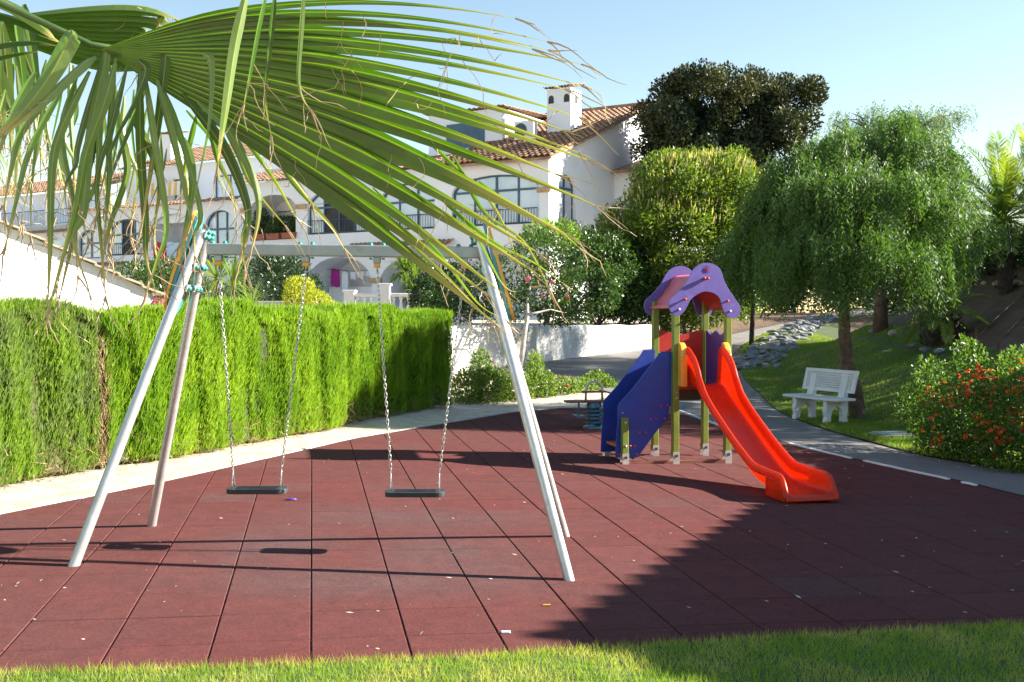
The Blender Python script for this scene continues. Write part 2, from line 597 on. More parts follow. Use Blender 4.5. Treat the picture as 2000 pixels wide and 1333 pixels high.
def ground_mat():
    m, t, N = nt('sandy_ground')
    out = N('OutputMaterial')
    p = N('BsdfPrincipled', i_Roughness=.95)
    p.inputs['Specular IOR Level'].default_value = .2
    sand = ramp(t, noise(t, 3.5, 8, .7, 'World'), [(.3, (.4, .31, .22)), (.52, (.58, .5, .4)), (.75, (.68, .61, .51))])
    soil = ramp(t, noise(t, 1.6, 8, .7, 'World'), [(.3, (.07, .048, .03)), (.55, (.125, .085, .057)), (.75, (.19, .135, .09))])
    geo = N('NewGeometry')
    sp = N('SeparateXYZ')
    t.links.new(geo.outputs['Position'], sp.inputs[0])
    a = N('MapRange', i_From_Min=4.0, i_From_Max=7.0)
    t.links.new(sp.outputs['X'], a.inputs[0])
    c = mixc(t, a.outputs[0], sand, soil)
    t.links.new(c, p.inputs['Base Color'])
    h = noise(t, 14, 9, .75, 'World')
    t.links.new(bump(t, h, .8, .05), p.inputs['Normal'])
    t.links.new(p.outputs[0], out.inputs[0])
    MATS['sandy_ground'] = m
ground_mat()
surf('lawn_soil', (.06, .095, .02), .95, var=.4, scale=5, fine=.4, bmp=.6, bscale=60, dirt=((.15, .13, .05), 1.6, .6))

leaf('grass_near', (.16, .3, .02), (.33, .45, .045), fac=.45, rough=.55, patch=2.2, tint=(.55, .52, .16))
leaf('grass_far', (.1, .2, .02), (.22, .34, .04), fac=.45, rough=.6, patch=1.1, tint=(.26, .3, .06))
leaf('hedge_leaf', (.1, .23, .008), (.22, .38, .016), tr=(1.5, 1.6, .5), fac=.4, rough=.55, patch=1.3, tint=(.29, .44, .025))
leaf('hedge_leaf_old', (.14, .25, .02), (.26, .4, .035), tr=(1.5, 1.6, .5), fac=.4, rough=.6, patch=2.0, tint=(.17, .24, .07))
leaf('dry_twig', (.3, .2, .1), (.5, .38, .22), fac=.2, rough=.8)
leaf('pepper_leaf', (.04, .095, .026), (.115, .2, .042), fac=.32, rough=.55, spec=.3, patch=.9, tint=(.09, .18, .04))
leaf('pepper_pale', (.1, .16, .11), (.17, .24, .17), fac=.45, rough=.5, patch=1)
leaf('ficus_leaf', (.014, .036, .018), (.04, .065, .026), fac=.15, rough=.55, spec=.3, patch=.5, tint=(.085, .085, .028))
leaf('privet_leaf', (.08, .145, .018), (.19, .26, .038), fac=.4, rough=.45, patch=.5, tint=(.11, .17, .02))
leaf('privet_flower', (.4, .36, .14), (.52, .46, .24), fac=.35, rough=.7)
leaf('shrub_leaf', (.025, .065, .013), (.08, .15, .026), fac=.3, rough=.42, spec=.5, patch=.8, tint=(.045, .1, .02))
leaf('shrub_dark', (.015, .04, .014), (.04, .085, .022), fac=.2, rough=.35, spec=.5, patch=.8)
leaf('shrub_light', (.1, .2, .025), (.22, .33, .05), fac=.4, rough=.45, patch=1)
leaf('shrub_yellow', (.28, .34, .03), (.48, .48, .05), fac=.4, rough=.5, patch=1)
leaf('lantana_leaf', (.05, .12, .02), (.17, .27, .045), fac=.4, rough=.45, spec=.45, patch=2.5, tint=(.08, .16, .03))
leaf('lantana_pale', (.1, .18, .03), (.24, .33, .07), fac=.4, rough=.5, patch=2.5, tint=(.13, .21, .04))
leaf('flower_orange', (.75, .06, .01), (.8, .22, .015), fac=.3, rough=.6)
leaf('flower_red', (.6, .015, .01), (.75, .05, .02), fac=.3, rough=.6)
leaf('flower_pink', (.7, .1, .3), (.75, .2, .4), fac=.3, rough=.6)
leaf('flower_white', (.75, .74, .7), (.8, .8, .78), fac=.3, rough=.6)
leaf('date_palm_leaf', (.08, .17, .03), (.2, .3, .05), fac=.45, rough=.4, spec=.5, patch=.7, tint=(.3, .36, .05))
leaf('yucca_leaf', (.16, .25, .06), (.3, .4, .12), fac=.35, rough=.45)

def fan_mat(name, a, b_, fac):
    m, t, N = nt(name)
    out = N('OutputMaterial')
    p = N('BsdfPrincipled', i_Roughness=.38)
    p.inputs['Specular IOR Level'].default_value = .5
    oi = N('ObjectInfo')
    c = mixc(t, oi.outputs['Random'], a, b_)
    at_ = N('Attribute', attribute_name='along')
    sp = N('SeparateXYZ')
    t.links.new(at_.outputs['Vector'], sp.inputs[0])
    # the ribs of the pleats are yellower, the tips dry out to straw
    rib = ramp(t, sp.outputs['Y'], [(.0, 1.0), (.16, 0.0)])
    c = mixc(t, rib, c, (.33, .36, .05))
    vein = ramp(t, noise(t, 26, 3, .6, 'Object', 0, (1, 1, 1)), [(.35, 0.0), (.7, .3)])
    c = mixc(t, vein, c, (.08, .17, .02))
    dry = ramp(t, sp.outputs['X'], [(.72, 0.0), (.97, 1.0)])
    c = mixc(t, dry, c, (.5, .36, .14))
    t.links.new(c, p.inputs['Base Color'])
    tl = N('BsdfTranslucent')
    t.links.new(mixc(t, 1.0, c, (1.0, 1.7, .3), 'MULTIPLY'), tl.inputs[0])
    mx = N('MixShader', i_Fac=fac)
    t.links.new(p.outputs[0], mx.inputs[1])
    t.links.new(tl.outputs[0], mx.inputs[2])
    t.links.new(mx.outputs[0], out.inputs[0])
    MATS[name] = m
fan_mat('fan_leaf', (.05, .085, .011), (.085, .12, .016), .3)
surf('petiole', (.05, .1, .02), .5, var=.2, scale=12)
fan_mat('fan_leaf_pale', (.12, .18, .045), (.19, .25, .085), .3)
leaf('straw', (.5, .38, .2), (.66, .55, .36), tr=(1.1, 1, .8), fac=.3, rough=.7)

# ================================================================== THE SETTING
def build_ground():
    xs = np.concatenate([[-900, -300, -120, -60, -35, -22, -16], np.arange(-12, 17.1, .3), [20, 25, 32, 45, 70, 120, 300, 900]])
    ys = np.concatenate([[-300, -80, -30, -12, -5], np.arange(-2, 52, .3), [54, 58, 64, 72, 85, 110, 150, 250, 600, 1500]])
    X, Y = np.meshgrid(xs, ys)
    Z = T(X, Y)
    Z = Z + rng.normal(size=Z.shape) * .008 * (garden_dist(X, Y) < 0) * ss(16.5, 20, Y)
    V = np.stack([X, Y, Z], -1).reshape(-1, 3)
    nx, ny = len(xs), len(ys)
    i, j = np.meshgrid(np.arange(nx - 1), np.arange(ny - 1))
    a = (j * nx + i).ravel()
    Fc = np.stack([a, a + 1, a + 1 + nx, a + nx], 1)
    tag(fastmesh('ground', V, Fc, MATS['sandy_ground'], smooth=True), kind='structure')
build_ground()

# ---- rubber play surface made of half-metre tiles
PAD = [(-5.9, 3.6), (6.8, 6.0), (6.3, 7.4), (5.6, 9.4), (5.24, 10.57), (5.06, 11.34), (4.33, 13.23), (3.75, 15.2), (3.41, 16.39), (3.15, 18.4), (2.95, 19.7),
       (1.91, 19.5), (.96, 19.38), (0, 18.23), (-.97, 16.29), (-2.1, 14.09), (-2.85, 11.9), (-3.49, 10.05), (-4.18, 8.42), (-5.2, 6.0)]
LAWN_EDGE = [(-5.9, 4.15), (-4.0, 4.42), (-2.39, 4.75), (-1.0, 4.98), (.0, 5.2), (.81, 5.42), (1.9, 5.7), (2.97, 5.95), (4.4, 6.3), (7.6, 7.0)]
pad = area_sheet('playground_surface', PAD, 1.0, -.012, MATS['joint_dark'], zf=lambda x, y: plane_z(x))
tag(pad, kind='structure')
def build_tiles():
    yaw = .1906
    gx, gy = Vector((cos(yaw), sin(yaw), 0)), Vector((-sin(yaw), cos(yaw), 0))
    # grid corner, from the joints of the photograph
    # p = R(yaw) (i*.5 + x0, j*.5 + y0)
    x0, y0 = -.014, 5.518
    tilt = Matrix.Rotation(math.atan(SLOPE) * -1, 4, 'Y')
    full, rest = [], []
    def shape(poly):
        """a chamfered tile in its own axes"""
        n = len(poly)
        cx = sum(p[0] for p in poly) / n; cy = sum(p[1] for p in poly) / n
        def ins(d):
            out = []
            for x, y in poly:
                l = math.hypot(x - cx, y - cy)
                k = max(0, 1 - d / l)
                out.append((cx + (x - cx) * k, cy + (y - cy) * k))
            return out
        a, b = ins(0), ins(.006)
        V = [(x, y, -.02) for x, y in a] + [(x, y, -.003) for x, y in a] + [(x, y, 0) for x, y in b]
        Fc = [(i, (i + 1) % n, (i + 1) % n + n, i + n) for i in range(n)]
        Fc += [(i + n, (i + 1) % n + n, (i + 1) % n + 2 * n, i + 2 * n) for i in range(n)]
        Fc.append(tuple(range(2 * n, 3 * n)))
        return V, Fc
    gapx, gapy = .004, .0032           # the joints running away are wider than the cross joints
    sq = [(-.25 + gapx, -.25 + gapy), (.25 - gapx, -.25 + gapy), (.25 - gapx, .25 - gapy), (-.25 + gapx, .25 - gapy)]
    Vs, Fs = shape(sq)
    shared = bpy.data.meshes.new('tile')
    shared.from_pydata(Vs, [], Fs)
    shared.materials.append(MATS['rubber_tile'])
    c, s = cos(yaw), sin(yaw)
    loc_pad = [(c * x + s * y, -s * x + c * y) for x, y in PAD]
    items = []
    for i in range(-24, 26):
        sh = rng.normal() * .012
        for j in range(-8, 34):
            ax, ay = i * .5 + x0 + .25, j * .5 + y0 + .25 + sh
            q = clip_rect(loc_pad, ax - .25, ay - .25, ax + .25, ay + .25)
            if len(q) < 3 or poly_area(q) < .004: continue
            wx, wy = c * ax - s * ay, s * ax + c * ay
            # how large it shows
            if wy < 1: continue
            size = poly_area(q) / (wy ** 3)
            px = 1000 + F_PX * wx / wy
            py = 613 + F_PX * CAM_H / wy
            if not (-120 < px < 2120 and py < 1400): size *= .01
            full_sq = poly_area(q) > .2495
            items.append((size, ax, ay, wx, wy, None if full_sq else q))
    items.sort(key=lambda t: -t[0])
    bag = MB()
    for k, (sz, ax, ay, wx, wy, q) in enumerate(items):
        zj = rng.uniform(-.0015, .0012)
        Mw = Matrix.Translation((wx, wy, plane_z(wx) + zj)) @ tilt @ Matrix.Rotation(yaw + rng.normal() * .0018, 4, 'Z')
        if q is not None:
            g = [(min(max(x - ax, -.25 + gapx), .25 - gapx), min(max(y - ay, -.25 + gapy), .25 - gapy)) for x, y in q]
            Vq, Fq = shape(g)
        if k < 300:
            me = shared
            if q is not None:
                me = bpy.data.meshes.new('tile')
                me.from_pydata(Vq, [], Fq)
                me.materials.append(MATS['rubber_tile'])
            link('tile', me, None, pad, mw=Mw)
        else:
            Vb, Fb = (Vs, Fs) if q is None else (Vq, Fq)
            bag.add([Mw @ Vector(v) for v in Vb], Fb)
    o = bag.build('rubber_tiles', MATS['rubber_tile'], pad)
    tag(o, kind='stuff')
build_tiles()

def strip(name, pts, w, h, mat, zf, dz=0, parent=None):
    """a flat edging bar along a line on the ground"""
    mb = MB()
    P = [Vector((x, y, 0)) for x, y in pts]
    V = []
    for i, p in enumerate(P):
        d = (P[min(i + 1, len(P) - 1)] - P[max(i - 1, 0)]).normalized()
        n = Vector((-d.y, d.x, 0))
        for sgn, top in ((-1, 0), (1, 0), (1, 1), (-1, 1)):
            q = p + n * sgn * w / 2
            V.append((q.x, q.y, zf(q.x, q.y) + dz + (h if top else -.03)))
    Fc = []
    for i in range(len(P) - 1):
        a = i * 4
        for k in range(4):
            Fc.append((a + k, a + (k + 1) % 4, a + 4 + (k + 1) % 4, a + 4 + k))
    Fc += [(3, 2, 1, 0), tuple(len(V) - 4 + k for k in range(4))]
    mb.add(V, Fc)
    return mb.build(name, mat, parent)
pz = lambda x, y: plane_z(x)
edge_l = strip('pad_edging', [(p[0], p[1]) for p in spline([(-5.22, 6.0), (-4.2, 8.43), (-3.51, 10.06), (-2.87, 11.91), (-2.12, 14.1), (-.99, 16.3), (-.02, 18.25), (.95, 19.4), (1.91, 19.52), (2.9, 19.72)], 60)], .045, .006, MATS['concrete'], pz)
tag(edge_l, kind='structure')
kerb = empty('kerb_strip', gp(1420, 838))
tag(kerb, kind='structure')
kerb.location = (0, 0, 0)
for a, b in (((1308, 796), (1432, 841)), ((1540, 867), (1662, 896)), ((1688, 901), (1770, 919)), ((1772, 919.5), (1852, 937)), ((1880, 943), (1906, 949))):
    A, B = gp(*a), gp(*b)
    nn = 6
    L = [(A.x + (B.x - A.x) * k / nn + rng.normal() * .006, A.y + (B.y - A.y) * k / nn) for k in range(nn + 1)]
    strip('edging_bar', L, .05, .014, MATS['concrete_white'], pz, parent=kerb)

# ---- footpath: from the right foreground past the slide, then up the ramp
PATH = [(9.5, 7.2), (7.75, 7.2), (6.3, 7.45), (5.62, 9.4), (5.27, 10.57), (5.09, 11.34), (4.36, 13.23), (3.78, 15.2), (3.44, 16.39), (3.18, 18.4), (2.97, 19.75),
        (2.2, 21.2), (1.0, 23.2), (-.2, 25.45), (2.0, 28.1), (4.4, 31.0), (8.0, 36.6), (13.4, 45), (19, 53), (22.5, 52.5), (16.2, 46.2), (12.2, 42.2), (9.3, 37.6), (7.4, 33.2), (6.0, 28.5), (5.3, 24), (5.05, 20.7),
        (4.95, 18.2), (5.0, 16.2), (5.35, 13.7), (6.1, 12.25), (7.4, 11.2), (9.5, 10.4)]
tag(area_sheet('path', PATH, .3, .022, MATS['asphalt']), kind='structure')
PE = [(7.4, 11.2), (6.1, 12.25), (5.35, 13.7), (5.0, 16.2), (4.95, 18.2), (5.05, 20.7), (5.3, 24), (6.0, 28.5), (7.4, 33.2), (9.3, 37.6), (12.2, 42.2), (16.2, 46.2)]
tag(strip('path_kerb', [(p[0] + .04, p[1]) for p in spline(PE, 70)], .04, .02, MATS['asphalt'], Tz), kind='structure')

# ---- lawns
LAWN_F = LAWN_EDGE + [(7.6, 1.0), (-5.9, 1.0)]
def lz(x, y):
    return plane_z(x) + .004
fl = area_sheet('front_lawn', LAWN_F[::-1], .5, .012, MATS['lawn_soil'], zf=lz)
tag(fl, kind='structure')
LAWN_B = [(5.12, 20.7), (5.02, 18.2), (5.07, 16.2), (5.42, 13.7), (6.17, 12.25), (7.5, 11.25), (9.5, 10.6), (11, 12), (10.2, 16), (9.9, 20), (9.7, 24), (10.0, 28), (10.6, 33), (13.0, 41), (12.25, 42), (9.4, 37.5), (7.5, 33.1), (6.1, 28.4), (5.4, 24)]
bl = area_sheet('back_lawn', LAWN_B, .3, .03, MATS['lawn_soil'])
tag(bl, kind='structure')

def edge_y(x):
    return np.interp(x, [p[0] for p in LAWN_EDGE], [p[1] for p in LAWN_EDGE])
def build_front_grass():
    n = 75000
    x = rng.uniform(-3.0, 4.2, n)
    dep = rng.random(n) ** 1.1 * 1.35
    y = edge_y(x) - dep + rng.normal(size=n) * .022
    fr = .5 + .5 * np.sin(x * 5 + np.sin(x * 11)) * .4
    y = y + fr * .05
    P = np.stack([x, y, lz(x, y) + .008], 1)
    D = np.stack([rng.normal(size=n) * .45, rng.normal(size=n) * .45, np.ones(n)], 1)
    L = rng.uniform(.022, .058, n) * (1 + .5 * (rng.random(n) > .96))
    tag(blades('grass', P, D, rand_dirs(n), L, rng.uniform(.0022, .0045, n), MATS['grass_near']),
        'short sunlit lawn grass along the front edge of the red tiles', 'grass', kind='stuff')
build_front_grass()
def build_back_grass():
    n = 190000
    x = rng.uniform(4.9, 10.6, n)
    y = 12 + 26 * rng.random(n) ** 1.5
    m = inside(LAWN_B, x, y)
    x, y = x[m], y[m]
    P = np.stack([x, y, T(x, y) + .03], 1)
    k = len(x)
    D = np.stack([rng.normal(size=k) * .4, rng.normal(size=k) * .4, np.ones(k)], 1)
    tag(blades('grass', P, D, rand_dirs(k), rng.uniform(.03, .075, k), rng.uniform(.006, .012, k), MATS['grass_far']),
        'lawn grass striped with shade around the white bench', 'grass', kind='stuff')
build_back_grass()

def scatter_litter():
    """dry leaf bits and crumbs lying on the rubber tiles"""
    mb = MB()
    pts = []
    for k in range(230):
        t = rng.random() ** .6
        y = 5.2 + 9.5 * (1 - t)
        x = rng.uniform(-3.6, 4.5)
        if not inside(PAD, np.array(x), np.array(y)): continue
        pts.append((x, y))
    for x, y in pts:
        a = rng.uniform(0, pi)
        l, w = rng.uniform(.006, .02), rng.uniform(.003, .007)
        if rng.random() > .9: l, w = l * 2.1, w * 1.4
        z = plane_z(x) + .003
        d = Vector((cos(a), sin(a), 0)); n = Vector((-sin(a), cos(a), 0))
        p = Vector((x, y, z))
        mb.add([p - d * l, p - n * w + Vector((0, 0, .004)), p + d * l + Vector((0, 0, .003)), p + n * w], [(0, 1, 2), (0, 2, 3)])
    tag(mb.build('leaf_litter', MATS['paper']), 'pale crumbs and dry leaf bits scattered over the red tiles', 'litter', kind='stuff')
scatter_litter()
q = gp(568, 978)
mb = MB()
mb.tube([q + Vector((-.055, -.005, .008)), q + Vector((0, .0, .012)), q + Vector((.05, .01, .009))], [.004, .009, .005], 6)
tag(mb.build('plastic_scrap', MATS['blue_plastic'], smooth=True), 'small blue plastic scrap lying on the red tiles under the swings', 'litter')
q = gp(1068, 1184.5)
mb = MB(); mb.tube([q + Vector((-.022, 0, .007)), q + Vector((.022, .003, .007))], .006, 7)
tag(mb.build('cigarette_butt', MATS['yellow_plastic']), 'tiny orange butt lying in a tile joint near the lawn', 'litter')
q = gp(988, 1237)
mb = MB(); mb.box(q + Vector((0, 0, .006)), (.05, .03, .01))
tag(mb.build('paper_scrap', MATS['concrete_white'], bevel=.003), 'small white paper scrap on the tiles close to the lawn edge', 'litter')

# ---- inspection cover in the grass
q = gp(1745, 853); cz = Tz(q.x, q.y) + .05
cov = empty('inspection_cover', (q.x, q.y, cz), .1)
tag(cov, 'flat pale inspection cover set in the grass beside the flowering bush', 'cover')
MB().box((0, 0, .02), (.52, .42, .03)).build('lid', MATS['metal_grey'], cov, bevel=.006)
MB().box((0, 0, -.01), (.6, .5, .05)).build('frame', MATS['concrete'], cov, bevel=.008)

# ================================================================== SWING SET
def build_swing_set():
    root = empty('swing_set', (-1.24, 7.47, plane_z(-1.24)))
    tag(root, 'galvanised steel double swing frame with teal and yellow end boards', 'swing frame')
    off = -Vector(root.location)
    base = {('l', -1): gp(142, 1105), ('l', 1): gp(295, 1027), ('r', -1): gp(1113, 1133), ('r', 1): gp(1105, 1047)}
    top = {'l': Vector((-2.215, 7.47, 2.335)), 'r': Vector((-.235, 7.46, 2.30))}
    for s in 'lr':
        for k in (-1, 1):
            a = base[(s, k)] + off - Vector((0, 0, .02))
            b = top[s] + off + Vector((0, .045 * k, 0))
            mb = MB().tube([a, b], .036, 20)
            # a short collar where the leg enters the rubber
            mb.build('leg', MATS['galvanised'], root, True, auto=40)
    # beam: square tube
    A, B = Vector((-2.19, 7.47, 2.205)) + off, Vector((-.2, 7.46, 2.178)) + off
    d = (B - A).normalized()
    up = Vector((0, 0, 1)); fw = up.cross(d).normalized(); up = d.cross(fw)
    M = Matrix((d, fw, up)).transposed()
    MB().box((A + B) / 2, ((B - A).length, .08, .082), M).build('beam', MATS['beam_steel'], root, bevel=.008)
    # end boards: plates lying in the plane of each pair of legs
    for s in 'lr':
        sgn = -1 if s == 'l' else 1
        m0 = (base[(s, -1)] + base[(s, 1)]) / 2
        dn = (m0 - top[s]).normalized()
        yv = Vector((0, 1, 0))
        nrm = dn.cross(yv).normalized()
        if nrm.x * sgn < 0: nrm = -nrm
        o0 = top[s] + off + nrm * .0
        prof = []
        for t in np.linspace(0, pi, 13):
            prof.append((.075 * cos(t) * 1.0, -.085 - .02 * sin(t) * 1 - .0 + .0))
        left = [(.078, -.06), (.098, .05), (.125, .2), (.148, .38), (.152, .46), (.135, .55), (.1, .60), (.05, .635)]
        pl = [(.0, -.125), (.045, -.112), (.07, -.085)] + left + [(0, .645)]
        poly = pl + [(-y, x) for y, x in reversed(pl[1:-1])]
        fn = lambda y, x, dd: o0 + dn * x + yv * y + nrm * dd
        MB().prism(poly, fn, .045, .068).build('end_board', MATS['teal_board'], root)
        rim = [(y * 1.06, x * 1.0 + (-.006 if x < 0 else .004)) for y, x in poly]
        MB().prism(rim, fn, .0705, .092).build('edge_board', MATS['yellow_plastic'], root)
        # clamps and their teal caps
        for x, ys in ((.0, (-.05, .05)), (.035, (-.055, .055)), (.26, (-.105, -.04, .04, .105)), (.42, (-.13, -.06, .06, .13))):
            for y in ys:
                p = o0 + dn * x + yv * y - nrm * .052
                cb = MB()
                cb.ball(p, .019, 10, 6)
                cb.tube([p, p + nrm * .02], .021, 10)
                cb.build('bolt_cap', MATS['teal_plastic'], root, True)
        for x in (.02, .26, .42):
            w = .055 + x * .2
            MB().box(o0 + dn * x - nrm * .040, (.012, w * 2 + .05, .05), Matrix((nrm, yv, dn)).transposed()).build('clamp', MATS['galvanised'], root, bevel=.003)
    # bolts along the beam, hangers below
    for X in (-2.11, -1.48, -.97, -.34):
        for k in (-.045, .045):
            t = (X + k - (-2.19)) / 1.99
            p = A.lerp(B, t) + up * .046
            MB().ball(p, .017, 10, 6).build('bolt_cap', MATS['teal_plastic'], root, True)
            MB().box(p - up * .099, (.022, .022, .012)).build('nut', MATS['teal_plastic'], root, bevel=.003)
        p = A.lerp(B, (X + 2.19) / 1.99)
        h = MB().box(p - up * .063, (.052, .05, .045)).build('hanger', MATS['beam_steel'], root, bevel=.006)
        MB().box(p - up * .101, (.046, .04, .034)).build('hanger_bush', MATS['yellow_plastic'], h, bevel=.008)
    return root
build_swing_set()

def link_mesh():
    """one chain link"""
    R, Ls, r = .0075, .012, .0028
    path = []
    for k in range(5):
        t = pi * k / 4
        path.append(Vector((R * cos(t), 0, Ls + R * sin(t))))
    for k in range(5):
        t = pi + pi * k / 4
        path.append(Vector((R * cos(t), 0, -Ls + R * sin(t))))
    n, m = len(path), 5
    V, Fc = [], []
    for i, p in enumerate(path):
        d = (path[(i + 1) % n] - path[i - 1]).normalized()
        a = Vector((0, 1, 0)); b = d.cross(a)
        for k in range(m):
            t = 2 * pi * k / m
            V.append(p + (a * cos(t) + b * sin(t)) * r)
    for i in range(n):
        for k in range(m):
            Fc.append((i * m + k, i * m + (k + 1) % m, ((i + 1) % n) * m + (k + 1) % m, ((i + 1) % n) * m + k))
    me = bpy.data.meshes.new('chain_link')
    me.from_pydata(V, [], Fc)
    me.materials.append(MATS['chain_steel'])
    me.polygons.foreach_set('use_smooth', np.ones(len(Fc), bool))
    return me
LINK = link_mesh()

def build_swing(topL, topR, sc, label):
    root = empty('swing', sc)
    tag(root, label, 'swing', 'swings hanging from the steel frame')
    w, dpt, th = .215, .085, .034
    pl = []
    for (cx, cy, a0) in ((w - .055, dpt - .055, 0), (-w + .055, dpt - .055, 90), (-w + .055, -dpt + .055, 180), (w - .055, -dpt + .055, 270)):
        for k in range(6):
            t = radians(a0 + 18 * k)
            pl.append((cx + .055 * cos(t), cy + .055 * sin(t)))
    seat = MB().prism(pl, lambda x, y, d: Vector((x, y + .0, d)), -th, 0).build('seat', MATS['black_rubber'], root, bevel=.006, seg=3)
    for k in range(5):
        MB().box((0, -.056 + k * .028, .0015), (.3, .012, .004)).build('grip_rib', MATS['black_rubber'], seat, bevel=.001)
    for sgn, tp in ((-1, topL), (1, topR)):
        foot = Vector((sgn * .175, 0, 0))
        t = Vector(tp) - Vector(sc)
        dirv = (t - (foot + Vector((0, 0, .135)))).normalized()
        apex = foot + Vector((0, 0, .13))
        sh = MB()
        for yy in (-.032, .032):
            sh.tube([foot + Vector((0, yy, -.01)), foot + Vector((0, yy, .03)), apex + Vector((0, yy * .15, -.01)), apex], .0045, 7)
        sh.build('shackle', MATS['chain_steel'], root, True)
        ch = MB().tube([t - dirv * .03, t + dirv * .045], .006, 8).ball(t - dirv * .03, .011, 8, 5).build('chain', MATS['chain_steel'], root, True)
        n = max(2, int((t - apex).length / .0325))
        for i in range(n):
            p = apex.lerp(t - dirv * .03, (i + .5) / n)
            rot = dirv.to_track_quat('Z', 'Y').to_matrix().to_4x4() @ Matrix.Rotation(pi / 2 * (i % 2) + .5 + rng.normal() * .15, 4, 'Z')
            link('chain_link', LINK, None, ch, mw=Matrix.Translation(p) @ rot @ Matrix.Scale(1.08, 4))
hz = 2.205 - .125
s1 = at(503, 953, 7.47); s2 = at(811, 959, 7.46)
build_swing((-2.11, 7.47, hz), (-1.48, 7.468, hz - .008), s1, 'black rubber swing seat on chains nearer the bright hedge')
build_swing((-.97, 7.466, hz - .015), (-.34, 7.462, hz - .024), s2, 'black rubber swing seat on chains nearer the slide')

# ================================================================== PLAY TOWER WITH SLIDE
TW_C = (2.2, 12.75)
TW_YAW = radians(13)
def build_tower():
    gz = plane_z(TW_C[0])
    root = empty('play_tower', (TW_C[0], TW_C[1], gz), TW_YAW)
    tag(root, 'climbing tower with purple arched roof, blue stair sides and orange slide', 'play tower')
    hs = .335
    posts = [(-hs, -hs, 1.95), (hs, -hs, 1.95), (-hs, hs, 1.95), (hs, hs, 1.95), (-.97, -hs, .57), (-.97, hs, .57)]
    for k, (x, y, h) in enumerate(posts):
        MB().box((x, y, .1 + (h - .1) / 2), (.078, .078, h - .1)).build('post', MATS['olive_post'], root, bevel=.008)
        f = MB()
        f.box((x, y - .044, .065), (.082, .006, .16)).box((x, y + .044, .065), (.082, .006, .16)).box((x, y, .1), (.06, .082, .02))
        ft = f.build('post_foot', MATS['galvanised'], root)
        MB().tube([(x, y - .046, .1), (x, y - .058, .1)], .018, 8).build('bolt', MATS['black_rubber'], ft)
    # --- roof gables
    out = [(950, 145), (1030, 155), (1100, 190), (1150, 240), (1180, 320), (1205, 395), (1270, 500), (1350, 610), (1405, 685), (1425, 750), (1410, 815), (1365, 852), (1310, 862), (1255, 848), (1210, 805), (1185, 750),
           (1165, 680), (1140, 610), (1085, 555), (1015, 525), (930, 518), (850, 545), (780, 590), (730, 640), (690, 720), (650, 780), (600, 825), (545, 836), (490, 805), (455, 740), (445, 675), (475, 610),
           (560, 540), (640, 450), (700, 370), (740, 290), (790, 220), (865, 165)]
    raw = [((x - 935) / 1093 * 1.02, 2.40 - (y - 145) / 1093) for x, y in out]
    sm = [tuple(p) for p in spline(raw + [raw[0]], 118)[:-1]]
    for y0, nm in ((-.425, 'front_gable'), (.40, 'rear_gable')):
        g = MB().prism(sm, lambda x, z, d: Vector((x, d, z)), y0, y0 + .022).build(nm, MATS['purple_board'], root, bevel=.004)
        for bx, bz in ((-.02, 2.215), (.025, 2.213), (-.262, 1.965), (.28, 1.945)):
            yb = y0 - .004 if y0 < 0 else y0 + .026
            sg = -1 if y0 < 0 else 1
            MB().tube([(bx, yb + .004 * -sg, bz), (bx, yb + sg * .022, bz)], .011, 8).ball((bx, yb + sg * .024, bz), .018, 10, 6).build('bolt_cap', MATS['red_cap'] if y0 < 0 else MATS['yellow_plastic'], g, True)
        if y0 < 0:
            for bx, bz in ((-.325, 1.845), (.325, 1.825)):
                MB().ball((bx, y0 - .004, bz), .014, 8, 5).build('bolt_cap', MATS['concrete_white'], g, True)
            # round emblem: dark ring with a red hand-like mark
            cx, cz = .02, 2.322
            V, Fc = [], []
            nseg = 24
            for k in range(nseg):
                t = 2 * pi * k / nseg
                for r in (.039, .045):
                    V.append((cx + r * cos(t), y0 - .003, cz + r * sin(t)))
            for k in range(nseg):
                a, b = 2 * k, 2 * ((k + 1) % nseg)
                Fc.append((a, a + 1, b + 1, b))
            mesh('emblem_ring', V, Fc, MATS['blue_board'], g)
            em = MB()
            for pts in ([(-.012, .02), (-.016, 0), (-.008, -.022), (.008, -.03)], [(.004, .026), (.0, .005), (.0, -.012), (.006, -.024)], [(.018, .02), (.02, -.002), (.014, -.02)]):
                em.tube([(cx + a, y0 - .004, cz + b) for a, b in pts], .0045, 6)
            em.build('emblem_mark', MATS['red_cap'], g)
    # --- roof boards between the gables
    def board(name, prof, mat):
        """a bowed plate between the two gables"""
        V, Fc = [], []
        n = len(prof)
        ys = np.linspace(-.403, .4, 9)
        for y in ys:
            for i, (x, z) in enumerate(prof):
                V.append((x, y, z))
        for a in range(len(ys) - 1):
            for i in range(n - 1):
                Fc.append((a * n + i, a * n + i + 1, (a + 1) * n + i + 1, (a + 1) * n + i))
        o = mesh(name, V, Fc, mat, root, True)
        md = o.modifiers.new('thick', 'SOLIDIFY')
        md.thickness = .02
        md.offset = 0
        return o
    board('roof_board', [(-.395, 1.862), (-.33, 1.9), (-.285, 1.965), (-.2, 2.06), (-.135, 2.15), (-.09, 2.23), (-.02, 2.265)], MATS['pink_glare_board'])  # red plate with the sun glare put into its pink colour
    board('roof_board', [(.425, 1.845), (.34, 1.9), (.29, 1.965), (.2, 2.06), (.14, 2.15), (.09, 2.23), (.025, 2.262)], MATS['red_board'])
    # --- platform
    MB().box((0, 0, .905), (2 * hs + .06, 2 * hs + .05, .03)).build('platform', MATS['red_board'], root, bevel=.004)
    for y in (-hs, hs):
        MB().box((0, y, .825), (2 * hs - .08, .045, .13)).build('platform_beam', MATS['dark_beam'], root, bevel=.004)
